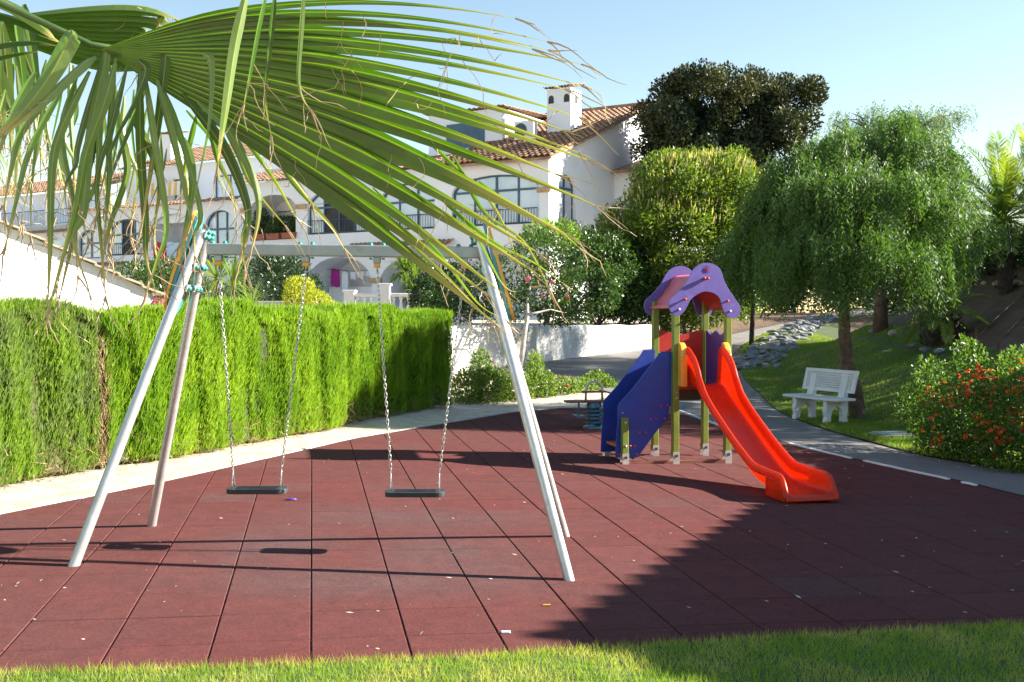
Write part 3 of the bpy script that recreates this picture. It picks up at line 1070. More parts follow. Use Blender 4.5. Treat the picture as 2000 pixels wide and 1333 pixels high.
    for x in (-hs, hs):
        MB().box((x, 0, .825), (.045, 2 * hs - .08, .13)).build('platform_beam', MATS['dark_beam'], root, bevel=.004)
    # --- railing panels with wavy tops
    def wavy(name, mat, fn, w, z0, z1, n=24, waves=2, amp=.035):
        poly = [(-w / 2, z0), (w / 2, z0)]
        for k in range(n + 1):
            u = w / 2 - w * k / n
            poly.append((u, z1 + amp * math.cos(2 * pi * waves * (u / w + .5))))
        return MB().prism(poly, fn, -.011, .011).build(name, mat, root, bevel=.003)
    wavy('rear_panel', MATS['red_board'], lambda u, z, d: Vector((u, hs + .0 + d, z)), 2 * hs - .085, .93, 1.56, waves=1.0, amp=.03)
    wavy('side_panel', MATS['violet_board'], lambda u, z, d: Vector((hs + d, u, z)), 2 * hs - .085, .84, 1.56, waves=2, amp=.025)
    MB().box((hs + .028, 0, 1.24), (.022, .5, .6)).build('side_play_panel', MATS['pink_glare_board'], root, bevel=.01)
    # --- stair sides, steps and their red caps
    P = [(1310, 38), (1175, 40), (1140, 95), (1070, 185), (1000, 270), (930, 355), (860, 440), (790, 515), (725, 580), (703, 610), (695, 650), (698, 710), (700, 770), (690, 860), (682, 960), (676, 1080), (672, 1175), (925, 1178), (1030, 1040), (1135, 905), (1210, 820), (1262, 765), (1278, 730), (1280, 640), (1310, 622)]
    side = [((x - 1335) / 905 - .335, (1255 - y) / 905) for x, y in P]
    for y0 in (-.292, .27):
        sp = MB().prism(side[::-1], lambda x, z, d: Vector((x, d, z)), y0, y0 + .02).build('stair_side', MATS['blue_board'], root, bevel=.003)
        for x, y in ((1190, 622), (1262, 620), (1072, 768), (1138, 768), (1232, 765), (948, 912), (1015, 912), (838, 1052), (895, 1052), (700, 1140), (920, 1145)):
            bx, bz = (x - 1335) / 905 - .335, (1255 - y) / 905
            yb = y0 - .002 if y0 < 0 else y0 + .022
            MB().ball((bx, yb, bz), .014, 8, 5, (1, .7, 1)).build('bolt_cap', MATS['red_cap'], sp, True)
        for bx, bz in ((-.51, 1.33), (-.98, .62), (-1.0, .3)):
            MB().ball((bx, y0 + .02 if y0 > 0 else y0 - .001, bz), .01, 8, 5).build('bolt', MATS['galvanised'], sp, True)
    for k in range(4):
        MB().box((-.42 - .16 * k, -.01, .70 - .165 * k), (.2, .54, .03)).build('step', MATS['orange_board'], root, bevel=.005)
    MB().box((-.83, 0, .13), (.02, .54, .14)).build('kick_board', MATS['brown_board'], root, bevel=.003)
    MB().ball((-.97, -.376, .51), .016, 8, 5).ball((-.97, -.376, .235), .016, 8, 5).build('bolt', MATS['galvanised'], root, True)
    MB().ball((-hs, -.376, .86), .012, 8, 5).ball((-hs, -.376, .79), .012, 8, 5).build('bolt', MATS['galvanised'], root, True)
    # --- ground frame
    MB().box((-.3, -hs + .02, .012), (1.4, .05, .05)).build('ground_beam', MATS['brown_board'], root, bevel=.004)
    # --- slide
    bed = spline([(.0, .945), (.12, .942), (.25, .90), (.42, .775), (1.0, .36 + .31), (1.0, .6)], 5)
    key = [(-.02, .945), (.12, .94), (.26, .885), (.45, .765), (.9, .487), (1.4, .272 - .045), (1.75, .1), (1.95, .062), (2.3, .05), (2.56, .045)]
    key = [(-.03, .945), (.10, .94), (.22, .90), (.38, .80), (.75, .60), (1.3, .31), (1.72, .115), (1.98, .06), (2.3, .05), (2.57, .046)]
    prof = spline(key, 60)
    wall_t = np.interp(prof[:, 0], [-.03, .02, .10, .22, .36, .5, .75, 1.3, 1.75, 2.0, 2.3, 2.44, 2.5, 2.57], [.42, .455, .45, .39, .26, .19, .165, .165, .18, .2, .2, .2, .17, .045])
    wi = np.interp(prof[:, 0], [0, 1.6, 2.1, 2.57], [.205, .205, .215, .235])
    V, Fc = [], []
    sect = None
    for i, ((s, z), h, w) in enumerate(zip(prof, wall_t, wi)):
        if i == 0: dn = Vector((0, 1))
        a = prof[max(i - 1, 0)]; b = prof[min(i + 1, len(prof) - 1)]
        tx, tz = b[0] - a[0], b[1] - a[1]
        l = math.hypot(tx, tz); nx, nz = -tz / l, tx / l
        if s < .45:
            k = max(0, (s - .1) / .35); nx *= k; nz = math.sqrt(1 - nx * nx)
        if s > 1.75:
            k = max(0, (2.0 - s) / .25); nx *= k; nz = math.sqrt(1 - nx * nx)
        row = []
        rim = .034
        fl = min(.075, h * .75)
        half = [(0, 0), (w * .55, .0), (w * .85, .01), (w * .97, .035 if h > .05 else h * .6), (w + .004, h * .55), (w + .008, h - .02 if h > .04 else h * .8), (w + .016, h - .004), (w + rim * .55, h), (w + rim * .95, h - .006), (w + rim * 1.12, h - .024 if h > .04 else h * .5), (w + rim * 1.15, h - fl)]
        full = [(-x, y) for x, y in reversed(half[1:])] + half
        for x, y in full:
            row.append(Vector((x, -hs - .045 - s - nx * -1 * y * -1 * -1 if False else -hs - .045 - (s + nx * y), z + nz * y)))
        V += row
        sect = len(row)
    for i in range(len(prof) - 1):
        for k in range(sect - 1):
            a = i * sect + k
            Fc.append((a, a + 1, a + 1 + sect, a + sect))
    # rounded front lip down to the ground
    base = (len(prof) - 1) * sect
    last = V[base:base + sect]
    for fr, dzz in ((.02, .55), (.03, .0)):
        n0 = len(V)
        for p in last:
            V.append(Vector((p.x, p.y - fr, max(.004, p.z * dzz))))
        for k in range(sect - 1):
            a = (n0 - sect if fr > .02 else base) + k
            b = n0 + k
            Fc.append((a, a + 1, b + 1, b))
    sl = mesh('slide', V, Fc, MATS['slide_red'], root, True)
    md = sl.modifiers.new('thick', 'SOLIDIFY'); md.thickness = .011; md.offset = -1
    md = sl.modifiers.new('smooth', 'SUBSURF'); md.levels = 1; md.render_levels = 1
    # skirts that carry the run-out
    for sgn in (-1, 1):
        poly, prev = [], None
        for (s, z), h, w in zip(prof, wall_t, wi):
            if s > 2.17: poly.append((s, z + max(.03, h - .06)))
        poly = [(poly[0][0], .004)] + [(2.58, .004)] + poly[::-1]
        MB().prism(poly, lambda a, z, d: Vector((sgn * (.262 + (a - 1.86) * .018 + d), -hs - .045 - a, z)), 0, .016).build('slide_skirt', MATS['slide_red'], sl, bevel=.006)
    # slide head: side cheeks bolted to the posts
    for sgn in (-1, 1):
        poly = [(-.02, .93), (.1, .93), (.1, 1.28), (.09, 1.36), (.06, 1.42), (.02, 1.45), (-.02, 1.452)]
        MB().prism(poly, lambda a, z, d: Vector((sgn * (.262 + d), -hs - .045 - a, z)), -.02, .055).build('slide_cheek', MATS['yellow_plastic'], root, bevel=.012, seg=3)
        MB().ball((sgn * .30, -hs - .15, 1.30), .013, 8, 5).ball((sgn * .30, -hs - .15, 1.02), .01, 8, 5).build('bolt', MATS['galvanised'], root, True)
build_tower()

# ================================================================== SPRING SEESAW
def build_spring():
    q = gp(1160, 836)
    root = empty('spring_rider', q, radians(8))
    tag(root, 'small spring seesaw with blue coil and brown board behind the stairs', 'spring rider')
    mb = MB().tube([(0, 0, 0), (0, 0, .03)], [.17, .16], 20)
    mb.build('base_plate', MATS['spring_blue'], root, True, auto=30)
    pts = [(.105 * cos(t), .105 * sin(t), .04 + .30 * t / (2 * pi * 5)) for t in np.linspace(0, 2 * pi * 5, 90)]
    MB().tube(pts, .019, 8).build('spring', MATS['spring_blue'], root, True)
    MB().tube([(0, 0, .33), (0, 0, .40)], [.12, .11], 16).build('spring_head', MATS['spring_blue'], root, True, auto=30)
    for x in (-.1, .1):
        MB().box((x, 0, .15), (.05, .12, .02)).build('spring_clamp', MATS['spring_blue'], root, bevel=.004)
    MB().prism([(-.46, -.1), (-.36, -.14), (-.1, -.12), (.1, -.12), (.36, -.14), (.46, -.1), (.46, .1), (.36, .14), (.1, .12), (-.1, .12), (-.36, .14), (-.46, .1)], lambda x, y, d: Vector((x, y, d)), .40, .43).build('seat_board', MATS['brown_board'], root, bevel=.005)
    MB().box((0, 0, .56), (.38, .05, .03)).build('handle_board', MATS['brown_board'], root, bevel=.006)
    pts = [(-.13, 0, .43), (-.13, 0, .60)] + [(-.13 * cos(t), 0, .60 + .12 * sin(t)) for t in np.linspace(.2, pi - .2, 9)] + [(.13, 0, .60), (.13, 0, .43)]
    MB().tube(pts, .018, 8).build('handle_bar', MATS['galvanised'], root, True)
    for sx in (-1, 1):
        f = MB().tube([(sx * .24, 0, .41), (sx * .24, 0, .2)], .014, 8)
        f.box((sx * .24, 0, .19), (.16, .34, .02))
        f.build('footrest', MATS['spring_blue'], root)
build_spring()

# ================================================================== BENCH
def build_bench():
    ax = Vector((.4, -.917, 0)).normalized()
    c = Vector((5.36, 18.02, 0))
    gz = Tz(c.x, c.y) + .03
    root = empty('bench', (c.x, c.y, gz), math.atan2(ax.y, ax.x))
    tag(root, 'white concrete bench with pierced backrest on the grass under the pepper tree', 'bench')
    # local x along the seat, local -y is the front (towards the play area)
    fy = 1.0
    # seat slab with rounded front
    MB().prism([(-.68, -.27), (.60, -.27), (.68, -.2), (.68, .2), (-.68, .2)], lambda x, y, d: Vector((x, y, d)), .385, .43).build('seat', MATS['concrete_white'], root, bevel=.014, seg=3)
    # backrest: a framed slab pierced with rows of slots
    W, Hh = .66, .145
    us = [-W, -W + .07]
    n = 20
    stepu = (2 * W - .14) / n
    for k in range(n):
        us += [us[1] + k * stepu + stepu * .68 if False else -W + .07 + (k + .66) * stepu, -W + .07 + (k + 1) * stepu]
    us.append(W)
    us = sorted(set(round(u, 5) for u in us))
    vs = [-Hh * 1.35, -Hh * 1.35 + .05]
    m = 7
    span = Hh * 2.7 - .1
    for k in range(m):
        vs += [-Hh * 1.35 + .05 + (k + .2) * span / m, -Hh * 1.35 + .05 + (k + .8) * span / m]
    vs += [Hh * 1.35 - .05, Hh * 1.35]
    vs = sorted(set(round(v, 5) for v in vs))
    V = [(u, v) for v in vs for u in us]
    nu = len(us)
    Fc = []
    for j in range(len(vs) - 1):
        for i in range(nu - 1):
            hole = False
            vm = (vs[j] + vs[j + 1]) / 2; um = (us[i] + us[i + 1]) / 2
            if abs(um) < W - .07 and abs(vm) < Hh * 1.35 - .05:
                fu = ((um + W - .07) / stepu) % 1; fv = ((vm + Hh * 1.35 - .05) / (span / m)) % 1
                hole = fu < .66 and .2 < fv < .8
            if not hole: Fc.append((j * nu + i, j * nu + i + 1, (j + 1) * nu + i + 1, (j + 1) * nu + i))
    lean = radians(14)
    VV = [(u, .17 + (v + .2) * sin(lean), .70 + v * cos(lean)) for u, v in V]
    b = mesh('backrest', VV, Fc, MATS['concrete_white'], root)
    md = b.modifiers.new('thick', 'SOLIDIFY'); md.thickness = .03; md.offset = 0
    for sx in (-1, 1):
        x = sx * .40
        # arched leg frame
        out = [(-.25, 0), (-.13, 0), (-.125, .1), (-.10, .2), (-.05, .26), (0, .28), (.05, .26), (.10, .2), (.12, .1), (.11, 0), (.24, 0), (.215, .1), (.235, .2), (.225, .3), (.235, .385), (-.235, .385), (-.225, .3), (-.245, .2), (-.22, .1)]
        MB().prism(out, lambda y, z, d: Vector((x + d, y, z)), -.05, .05).build('leg_frame', MATS['concrete_white'], root, bevel=.012, seg=2)
        MB().prism([(.10, .43), (.195, .43), (.285, .80), (.215, .80)], lambda y, z, d: Vector((x + d, y, z)), -.075, .075).build('back_support', MATS['concrete_white'], root, bevel=.008)
build_bench()

# ================================================================== TERRACED HOUSES BEHIND THE GARDEN
HC = Vector((1.42, 40.0, 0))
HU = Vector((-.859, .512, 0))           # along the street front, to the left
HV = Vector((.512, .859, 0))            # into the house
def hw(u, v, z):
    p = HC + HU * u + HV * v
    return Vector((p.x, p.y, z))
def arch_poly(u0, u1, z0, zs, zt, n=14):
    """opening with straight jambs and a round or flattened head"""
    c, r = (u0 + u1) / 2, (u1 - u0) / 2
    return [(u0, z0), (u1, z0)] + [(c + r * cos(t), zs + (zt - zs) * sin(t)) for t in np.linspace(0, pi, n)]
def pocket_wall(name, outline, holes, fn, parent, mat):
    """a wall face with real recesses: holes = [(polygon, depth)]"""
    loops = [[Vector((x, y, 0)) for x, y in outline]] + [[Vector((x, y, 0)) for x, y in h] for h, d in holes]
    flat = [p for l in loops for p in l]
    tri = geometry.tessellate_polygon(loops)
    V = [fn(p.x, p.y, 0) for p in flat]
    Fc = [tuple(t) for t in tri]
    for h, d in holes:
        n = len(V)
        k = len(h)
        V += [fn(x, y, 0) for x, y in h] + [fn(x, y, d) for x, y in h]
        Fc += [(n + i, n + (i + 1) % k, n + k + (i + 1) % k, n + k + i) for i in range(k)]
        t2 = geometry.tessellate_polygon([[Vector((x, y, 0)) for x, y in h]])
        Fc += [tuple(n + k + i for i in t) for t in t2]
    return mesh(name, V, Fc, mat, parent)
def glaze(parent, poly, fn, depth, nm, transom=None, mat='window_glass', bar=.07, dark=()):
    """a window: frame round the opening with mullions, a pane in each bay"""
    us = [p[0] for p in poly]; zs = [p[1] for p in poly]
    u0, u1, z0, z1 = min(us), max(us), min(zs), max(zs)
    mb = MB()
    k = len(poly)
    cx, cz = (u0 + u1) / 2, (z0 + z1) / 2
    def inner(p):
        return (cx + (p[0] - cx) * (1 - 2 * bar / (u1 - u0)), cz + (p[1] - cz) * (1 - 2 * bar / (z1 - z0)))
    for i in range(k):
        a, b = poly[i], poly[(i + 1) % k]
        ai, bi = inner(a), inner(b)
        V = [fn(*q, depth - .06) for q in (a, b, bi, ai)] + [fn(*q, depth) for q in (a, b, bi, ai)]
        mb.add(V, [(0, 1, 2, 3), (4, 7, 6, 5), (3, 2, 6, 7), (0, 4, 5, 1)])
    def zt(u):
        best = z1
        c = [(poly[i], poly[(i + 1) % k]) for i in range(2, k)]
        for a, b in c:
            if min(a[0], b[0]) - 1e-6 <= u <= max(a[0], b[0]) + 1e-6 and abs(a[0] - b[0]) > 1e-6:
                best = a[1] + (b[1] - a[1]) * (u - a[0]) / (b[0] - a[0])
        return best
    bays = nm
    for i in range(1, bays):
        u = u0 + (u1 - u0) * i / bays
        V = []
        for d in (depth - .07, depth):
            V += [fn(u - bar / 2, z0, d), fn(u + bar / 2, z0, d), fn(u + bar / 2, zt(u), d), fn(u - bar / 2, zt(u), d)]
        mb.add(V, [(0, 1, 2, 3), (0, 4, 5, 1), (1, 5, 6, 2), (3, 7, 4, 0)])
    if transom:
        V = []
        for d in (depth - .075, depth):
            V += [fn(u0, transom - bar * .6, d), fn(u1, transom - bar * .6, d), fn(u1, transom + bar * .6, d), fn(u0, transom + bar * .6, d)]
        mb.add(V, [(0, 1, 2, 3), (0, 4, 5, 1), (3, 2, 6, 7)])
    w = mb.build('window', MATS['blue_frame'], parent)
    for i in range(bays):
        a, b = u0 + (u1 - u0) * i / bays, u0 + (u1 - u0) * (i + 1) / bays
        q = clip_rect(list(poly), a, z0, b, z1)
        if len(q) < 3: continue
        tri = geometry.tessellate_polygon([[Vector((x, y, 0)) for x, y in q]])
        dd = depth - .02 + rng.normal() * .004
        tl = rng.normal() * .01
        m_ = 'room_dark' if i in dark else mat
        mesh('pane', [fn(x, y, dd + tl * (x - a)) for x, y in q], tri, MATS[m_], w)
    return w
def railing(parent, u0, u1, z0, z1, fn, d=-.04, gap=.13):
    mb = MB()
    def bar(a, b, r=.014):
        mb.tube([a, b], r, 5)
    bar(fn(u0, z1, d), fn(u1, z1, d), .022)
    bar(fn(u0, z0 + .06, d), fn(u1, z0 + .06, d), .016)
    n = int(abs(u1 - u0) / gap)
    for i in range(n + 1):
        u = u0 + (u1 - u0) * i / n
        bar(fn(u, z0, d), fn(u, z1, d), .012)
    return mb.build('railing', MATS['iron'], parent)
def tile_roof(parent, u0, u1, v0, v1, z0, z1, name='roof', per=.24, course=.38, skew=0.0):
    """barrel tiles: rows of round covers in lapped courses"""
    run = math.hypot(v1 - v0, z1 - z0)
    nc = max(2, int(run / course))
    nu = max(4, int(abs(u1 - u0) / per)) * 6
    V, Fc = [], []
    for c in range(nc):
        for e in (0, 1):
            t = (c + e) / nc
            for i in range(nu + 1):
                uu = u0 + (u1 - u0) * i / nu + skew * t
                ph = i / 6 * 2 * pi
                h = .055 * abs(math.cos(ph / 2)) ** .8 + (.035 if e == 0 else 0.0) + .006 * math.sin(i * 12.9 + c * 7.7)
                V.append(hw(uu, v0 + (v1 - v0) * t, z0 + (z1 - z0) * t + h))
        b = c * 2 * (nu + 1)
        for i in range(nu):
            Fc.append((b + i, b + i + 1, b + nu + 2 + i, b + nu + 1 + i))
        if c < nc - 1:
            for i in range(nu):
                a, d = b + nu + 1 + i, b + 2 * (nu + 1) + i
                Fc.append((a, a + 1, d + 1, d))
    o = mesh(name, V, Fc, MATS['terracotta'], parent)
    m = o.modifiers.new('thick', 'SOLIDIFY'); m.thickness = .03; m.offset = -1
    return tag(o, kind='stuff')
def barrel_roof(parent, u0, u1, v0, v1, z0, z1, per=.26, course=.4):
    """a boarded slope carrying separate round tiles in lapped courses"""
    run = math.hypot(v1 - v0, z1 - z0)
    deck = block(parent, 'roof', u0, u1, v0, v1, z0 - .1, z0, 'terracotta', z1)
    for k in (2, 3):
        deck.data.vertices[k].co.z = z1 - .1
    sd = (HV * (v1 - v0) + Vector((0, 0, z1 - z0))).normalized()
    nn = HU.cross(sd).normalized()
    if nn.z < 0: nn = -nn
    B = Matrix((HU, sd, nn)).transposed()
    n = 7
    V, Fc = [], []
    for y, r, lift in ((-.03, .125, .045), (course * 1.02, .1, .012)):
        for rr in (r, r - .018):
            for k in range(n):
                t = pi * k / (n - 1)
                V.append((rr * cos(t), y, lift + rr * .8 * sin(t)))
    for k in range(n - 1):
        Fc += [(k, k + 1, 2 * n + k + 1, 2 * n + k), (n + k + 1, n + k, 3 * n + k, 3 * n + k + 1), (k + 1, k, n + k, n + k + 1)]
    me = bpy.data.meshes.new('roof_tile')
    me.from_pydata(V, [], Fc)
    me.materials.append(MATS['terracotta'])
    me.polygons.foreach_set('use_smooth', np.ones(len(Fc), bool))
    cols, rows = int((u1 - u0) / per), int(run / course)
    cells = [(c, r) for r in range(rows) for c in range(cols)]
    bag = MB()
    for i, (c, r) in enumerate(cells):
        p = hw(u0 + (c + .5) * per, v0, z0) + sd * (r * course) + HU * float(rng.normal() * .008)
        M = Matrix.Translation(p) @ (B @ Matrix.Rotation(float(rng.normal() * .025), 3, 'Z')).to_4x4()
        if i < 300:
            link('roof_tile', me, None, deck, mw=M)
        else:
            bag.add([M @ Vector(v) for v in V], Fc)
    if bag.v: tag(bag.build('roof_tiles', MATS['terracotta'], deck), kind='stuff')
    return deck
def cap_band(parent, u0, u1, z0, z1, d=.09, mat='terracotta_pale', nm='capital'):
    mb = MB()
    V = [hw(u, v, z) for z in (z0, z1) for (u, v) in ((u0, .02), (u1, .02), (u1, -d), (u0, -d))]
    mb.add(V, [(0, 1, 2, 3), (7, 6, 5, 4), (0, 4, 5, 1), (1, 5, 6, 2), (2, 6, 7, 3), (3, 7, 4, 0)])
    return mb.build(nm, MATS[mat], parent)
def block(parent, nm, u0, u1, v0, v1, z0, z1, mat='stucco_house', z1b=None):
    z1b = z1 if z1b is None else z1b
    V = [hw(u0, v0, z0), hw(u1, v0, z0), hw(u1, v1, z0), hw(u0, v1, z0), hw(u0, v0, z1), hw(u1, v0, z1), hw(u1, v1, z1b), hw(u0, v1, z1b)]
    return MB().add(V, [(0, 1, 2, 3), (7, 6, 5, 4), (0, 4, 5, 1), (1, 5, 6, 2), (2, 6, 7, 3), (3, 7, 4, 0)]).build(nm, MATS[mat], parent)
front = lambda u, z, d: hw(u, d, z)

def build_house_right():
    root = empty('terraced_house', (0, 0, 0))
    tag(root, 'white two storey house with gable end, chimney and arched blue windows', 'house')
    w1 = arch_poly(8.85, 12.25, 5.25, 6.45, 7.24)
    w2 = arch_poly(5.35, 8.2, 5.25, 6.45, 7.2)
    w3 = arch_poly(.42, 4.5, 5.25, 6.6, 7.25)
    lg = arch_poly(12.95, 15.75, 5.1, 6.5, 7.15)
    a1 = arch_poly(8.65, 12.3, 1.75, 3.1, 4.22)
    a2 = arch_poly(4.55, 8.2, 1.75, 3.1, 4.12)
    a3 = arch_poly(.5, 4.1, 1.75, 3.1, 4.12)
    a4 = arch_poly(12.8, 16.0, 1.75, 3.1, 4.15)
    pocket_wall('front_wall', [(0, 0.9), (16.3, 0.9), (16.3, 7.75), (0, 7.75)],
                [(w1, .3), (w2, .3), (w3, .3), (lg, 2.0), (a1, 1.8), (a2, 1.8), (a3, 1.8), (a4, 1.8)], front, root, MATS['stucco_house'])
    glaze(root, w1, front, .2, 4, 6.42, dark=(1, 2))
    glaze(root, w2, front, .2, 3, 6.42)
    glaze(root, w3, front, .2, 4, 6.62)
    railing(root, 8.9, 12.2, 5.25, 5.85, front)
    railing(root, 5.4, 8.15, 5.25, 5.85, front)
    railing(root, .5, 4.4, 5.25, 5.85, front)
    for u in (8.53, 12.6, 16.1, .2):
        cap_band(root, u - .3, u + .3, 6.42, 6.62)
    for u in (8.42, 4.32, 12.5):
        cap_band(root, u - .32, u + .32, 3.05, 3.27)
    tile_roof(root, 4.4, 9.7, -.45, -.01, 4.45, 4.72, 'canopy_tiles')
    block(root, 'tiled_parapet', 8.75, 12.2, 1.35, 1.45, 1.78, 2.95, 'concrete_white')
    block(root, 'door', 5.0, 6.1, 1.68, 1.78, 1.78, 3.75, 'door_wood')
    block(root, 'blue_shutter', 7.5, 8.1, 1.7, 1.78, 1.78, 3.4, 'blue_frame')
    # gable end
    gab = lambda v, z, d: hw(d, v, z)
    gw = arch_poly(.78, 2.25, 4.6, 6.75, 7.28)
    pocket_wall('gable_wall', [(0, .9), (18.3, .9), (18.3, 7.7), (9.2, 11.15), (0, 7.7)], [(gw, .28)], gab, root, MATS['stucco_house'])
    glaze(root, gw, gab, .2, 2, 6.72, mat='curtain')
    railing(root, .8, 2.23, 4.65, 5.5, gab, -.05)
    # lean-to against the gable
    V = [hw(-1.2, 5.9, .9), hw(-1.2, 11.5, .9), hw(0.01, 11.5, .9), hw(0.01, 5.9, .9), hw(-1.2, 5.9, 7.85), hw(-1.2, 11.5, 9.4), hw(.01, 11.5, 9.4), hw(.01, 5.9, 7.85)]
    MB().add(V, [(0, 1, 2, 3), (7, 6, 5, 4), (0, 4, 5, 1), (1, 5, 6, 2), (2, 6, 7, 3), (3, 7, 4, 0)]).build('side_wing', MATS['stucco_house'], root)
    V = [hw(-1.45, 5.5, 7.75), hw(-1.45, 11.6, 9.44), hw(.0, 11.6, 9.44), hw(.0, 5.5, 7.75)]
    MB().add(V + [p + Vector((0, 0, .13)) for p in V], [(0, 1, 2, 3), (7, 6, 5, 4), (0, 4, 5, 1), (1, 5, 6, 2), (2, 6, 7, 3), (3, 7, 4, 0)]).build('wing_coping', MATS['terracotta'], root)
    # roofs
    barrel_roof(root, -.28, 5.2, -.35, 9.2, 7.72, 11.28)
    tile_roof(root, -.28, 5.2, 18.6, 9.2, 7.72, 11.28)
    tile_roof(root, 5.2, 16.5, -.35, 1.6, 7.72, 8.45)
    MB().tube([hw(-.3, 9.2, 11.36), hw(2.5, 9.2, 11.36), hw(5.2, 9.2, 11.36)], .13, 8).build('ridge_tiles', MATS['terracotta'], root)
    block(root, 'rear_block', .02, 16.28, 18.2, 18.3, .9, 7.7)
    block(root, 'roof_wall', 5.2, 16.3, 1.6, 17, 6.6, 8.62)
    block(root, 'penthouse', 4.3, 8.2, 3.6, 8.5, 7.5, 10.7)
    tile_roof(root, 4.1, 8.4, 3.4, 8.7, 10.68, 10.95, 'penthouse_roof')
    block(root, 'penthouse_window', 5.2, 7.2, 3.55, 3.6, 9.1, 10.2, 'blue_frame')
    # chimney
    ch = block(root, 'chimney', 1.25, 2.4, 4.2, 5.2, 8.8, 11.35)
    for i, u in enumerate((1.45, 2.2)):
        tile_roof(ch, u - .32, u + .32, 4.05, 5.35, 11.34, 11.62, 'chimney_tiles', per=.16, course=.25)
        MB().add([hw(u + a, 4.19, z) for a, z in arch_poly(-.13, .13, 10.75, 10.95, 11.1, 8)], [tuple(range(10))]).build('chimney_vent', MATS['room_dark'], ch)
    MB().add([hw(1.24, 4.7 + a, z) for a, z in arch_poly(-.13, .13, 10.75, 10.95, 11.1, 8)], [tuple(range(10))]).build('chimney_vent', MATS['room_dark'], ch)
    return root
H1 = build_house_right()

def build_house_mid():
    root = empty('terraced_house', (0, 0, 0))
    tag(root, 'white house with roof terrace and striped awning behind the hanging palm leaves', 'house')
    w1 = arch_poly(16.75, 18.7, 4.35, 5.9, 6.63)
    lg = arch_poly(19.25, 22.5, 4.9, 5.95, 6.62)
    w2 = arch_poly(22.95, 25.75, 4.7, 5.8, 6.52)
    w3 = arch_poly(26.35, 28.1, 4.6, 5.5, 6.1)
    pocket_wall('front_wall', [(16.32, .9), (28.6, .9), (28.6, 7.05), (16.32, 7.05)], [(w1, .3), (lg, 1.8), (w2, .3), (w3, .3)], front, root, MATS['stucco_house'])
    glaze(root, w1, front, .2, 3, 5.75)
    glaze(root, w2, front, .2, 3, 5.75, dark=(1,))
    glaze(root, w3, front, .2, 2, 5.4)
    railing(root, 23, 25.7, 4.7, 5.3, front)
    for u in (18.98, 22.72, 26.0):
        cap_band(root, u - .3, u + .3, 5.8, 6.02)
    MB().add([hw(20.9 + a, 1.79, z) for a, z in arch_poly(-.2, .2, 5.5, 5.8, 5.95, 8)], [tuple(range(10))]).build('wall_niche', MATS['room_dark'], root)
    block(root, 'wall_picture', 21.7, 21.95, 1.74, 1.79, 5.35, 5.6, 'iron')
    tile_roof(root, 16.4, 28.6, -.28, .25, 6.98, 7.2, 'parapet_tiles')
    tile_roof(root, 17.5, 28.5, -.4, -.02, 4.12, 4.32, 'canopy_tiles')
    block(root, 'terrace_floor', 16.32, 28.6, .3, 5, 6.2, 6.9)
    up = lambda u, z, d: hw(u, 5 + d, z)
    wu = [(21.2, 7.0), (23.4, 7.0), (23.4, 9.2), (21.2, 9.2)]
    wv = [(25.0, 7.6), (26.6, 7.6), (26.6, 9.2), (25.0, 9.2)]
    pocket_wall('upper_wall', [(18.5, 6.5), (30.5, 6.5), (30.5, 9.95), (18.5, 9.95)], [(wu, .3), (wv, .3)], up, root, MATS['stucco_house'])
    glaze(root, wu, up, .2, 2)
    glaze(root, wv, up, .2, 2)
    tile_roof(root, 18.2, 30.8, 4.6, 10, 9.93, 11.9)
    block(root, 'upper_side', 18.48, 18.5, 5, 12, 6.5, 9.9)
    block(root, 'chimney', 27.9, 28.9, 6.0, 7.0, 10.2, 12.0)
    tile_roof(root, 27.7, 29.1, 5.8, 7.2, 12.0, 12.25, 'chimney_tiles', per=.2, course=.3)
    return root
H2 = build_house_mid()

def build_house_left():
    root = empty('terraced_house', (0, 0, 0))
    tag(root, 'white stepped house with iron terrace railing farthest along the row', 'house')
    w1 = arch_poly(29.4, 31.6, 3.9, 5.2, 5.8)
    w2 = arch_poly(32.4, 34.8, 3.9, 5.2, 5.8)
    pocket_wall('front_wall', [(28.62, .9), (46, .9), (46, 6.5), (28.62, 6.5)], [(w1, .3), (w2, .3)], front, root, MATS['stucco_house'])
    glaze(root, w1, front, .2, 2, 5.1)
    glaze(root, w2, front, .2, 2, 5.1)
    railing(root, 28.7, 46, 6.5, 7.3, front, .06)
    for u in (30.6, 35.0, 39):
        cap_band(root, u - .2, u + .2, 6.5, 7.45, .02, 'stucco_house', 'terrace_pier')
    block(root, 'terrace_floor', 28.62, 46, .0, 4, 6.2, 6.48)
    up = lambda u, z, d: hw(u, 4 + d, z)
    wu = [(32.2, 6.6), (34.4, 6.6), (34.4, 8.4), (32.2, 8.4)]
    pocket_wall('upper_wall', [(30.6, 6.3), (46, 6.3), (46, 8.9), (30.6, 8.9)], [(wu, .3)], up, root, MATS['stucco_house'])
    glaze(root, wu, up, .2, 2)
    tile_roof(root, 30.4, 46, 3.6, 8, 8.9, 10.4)
    tile_roof(root, 28.7, 46, -.3, 0, 6.0, 6.15, 'canopy_tiles')
    return root
build_house_left()

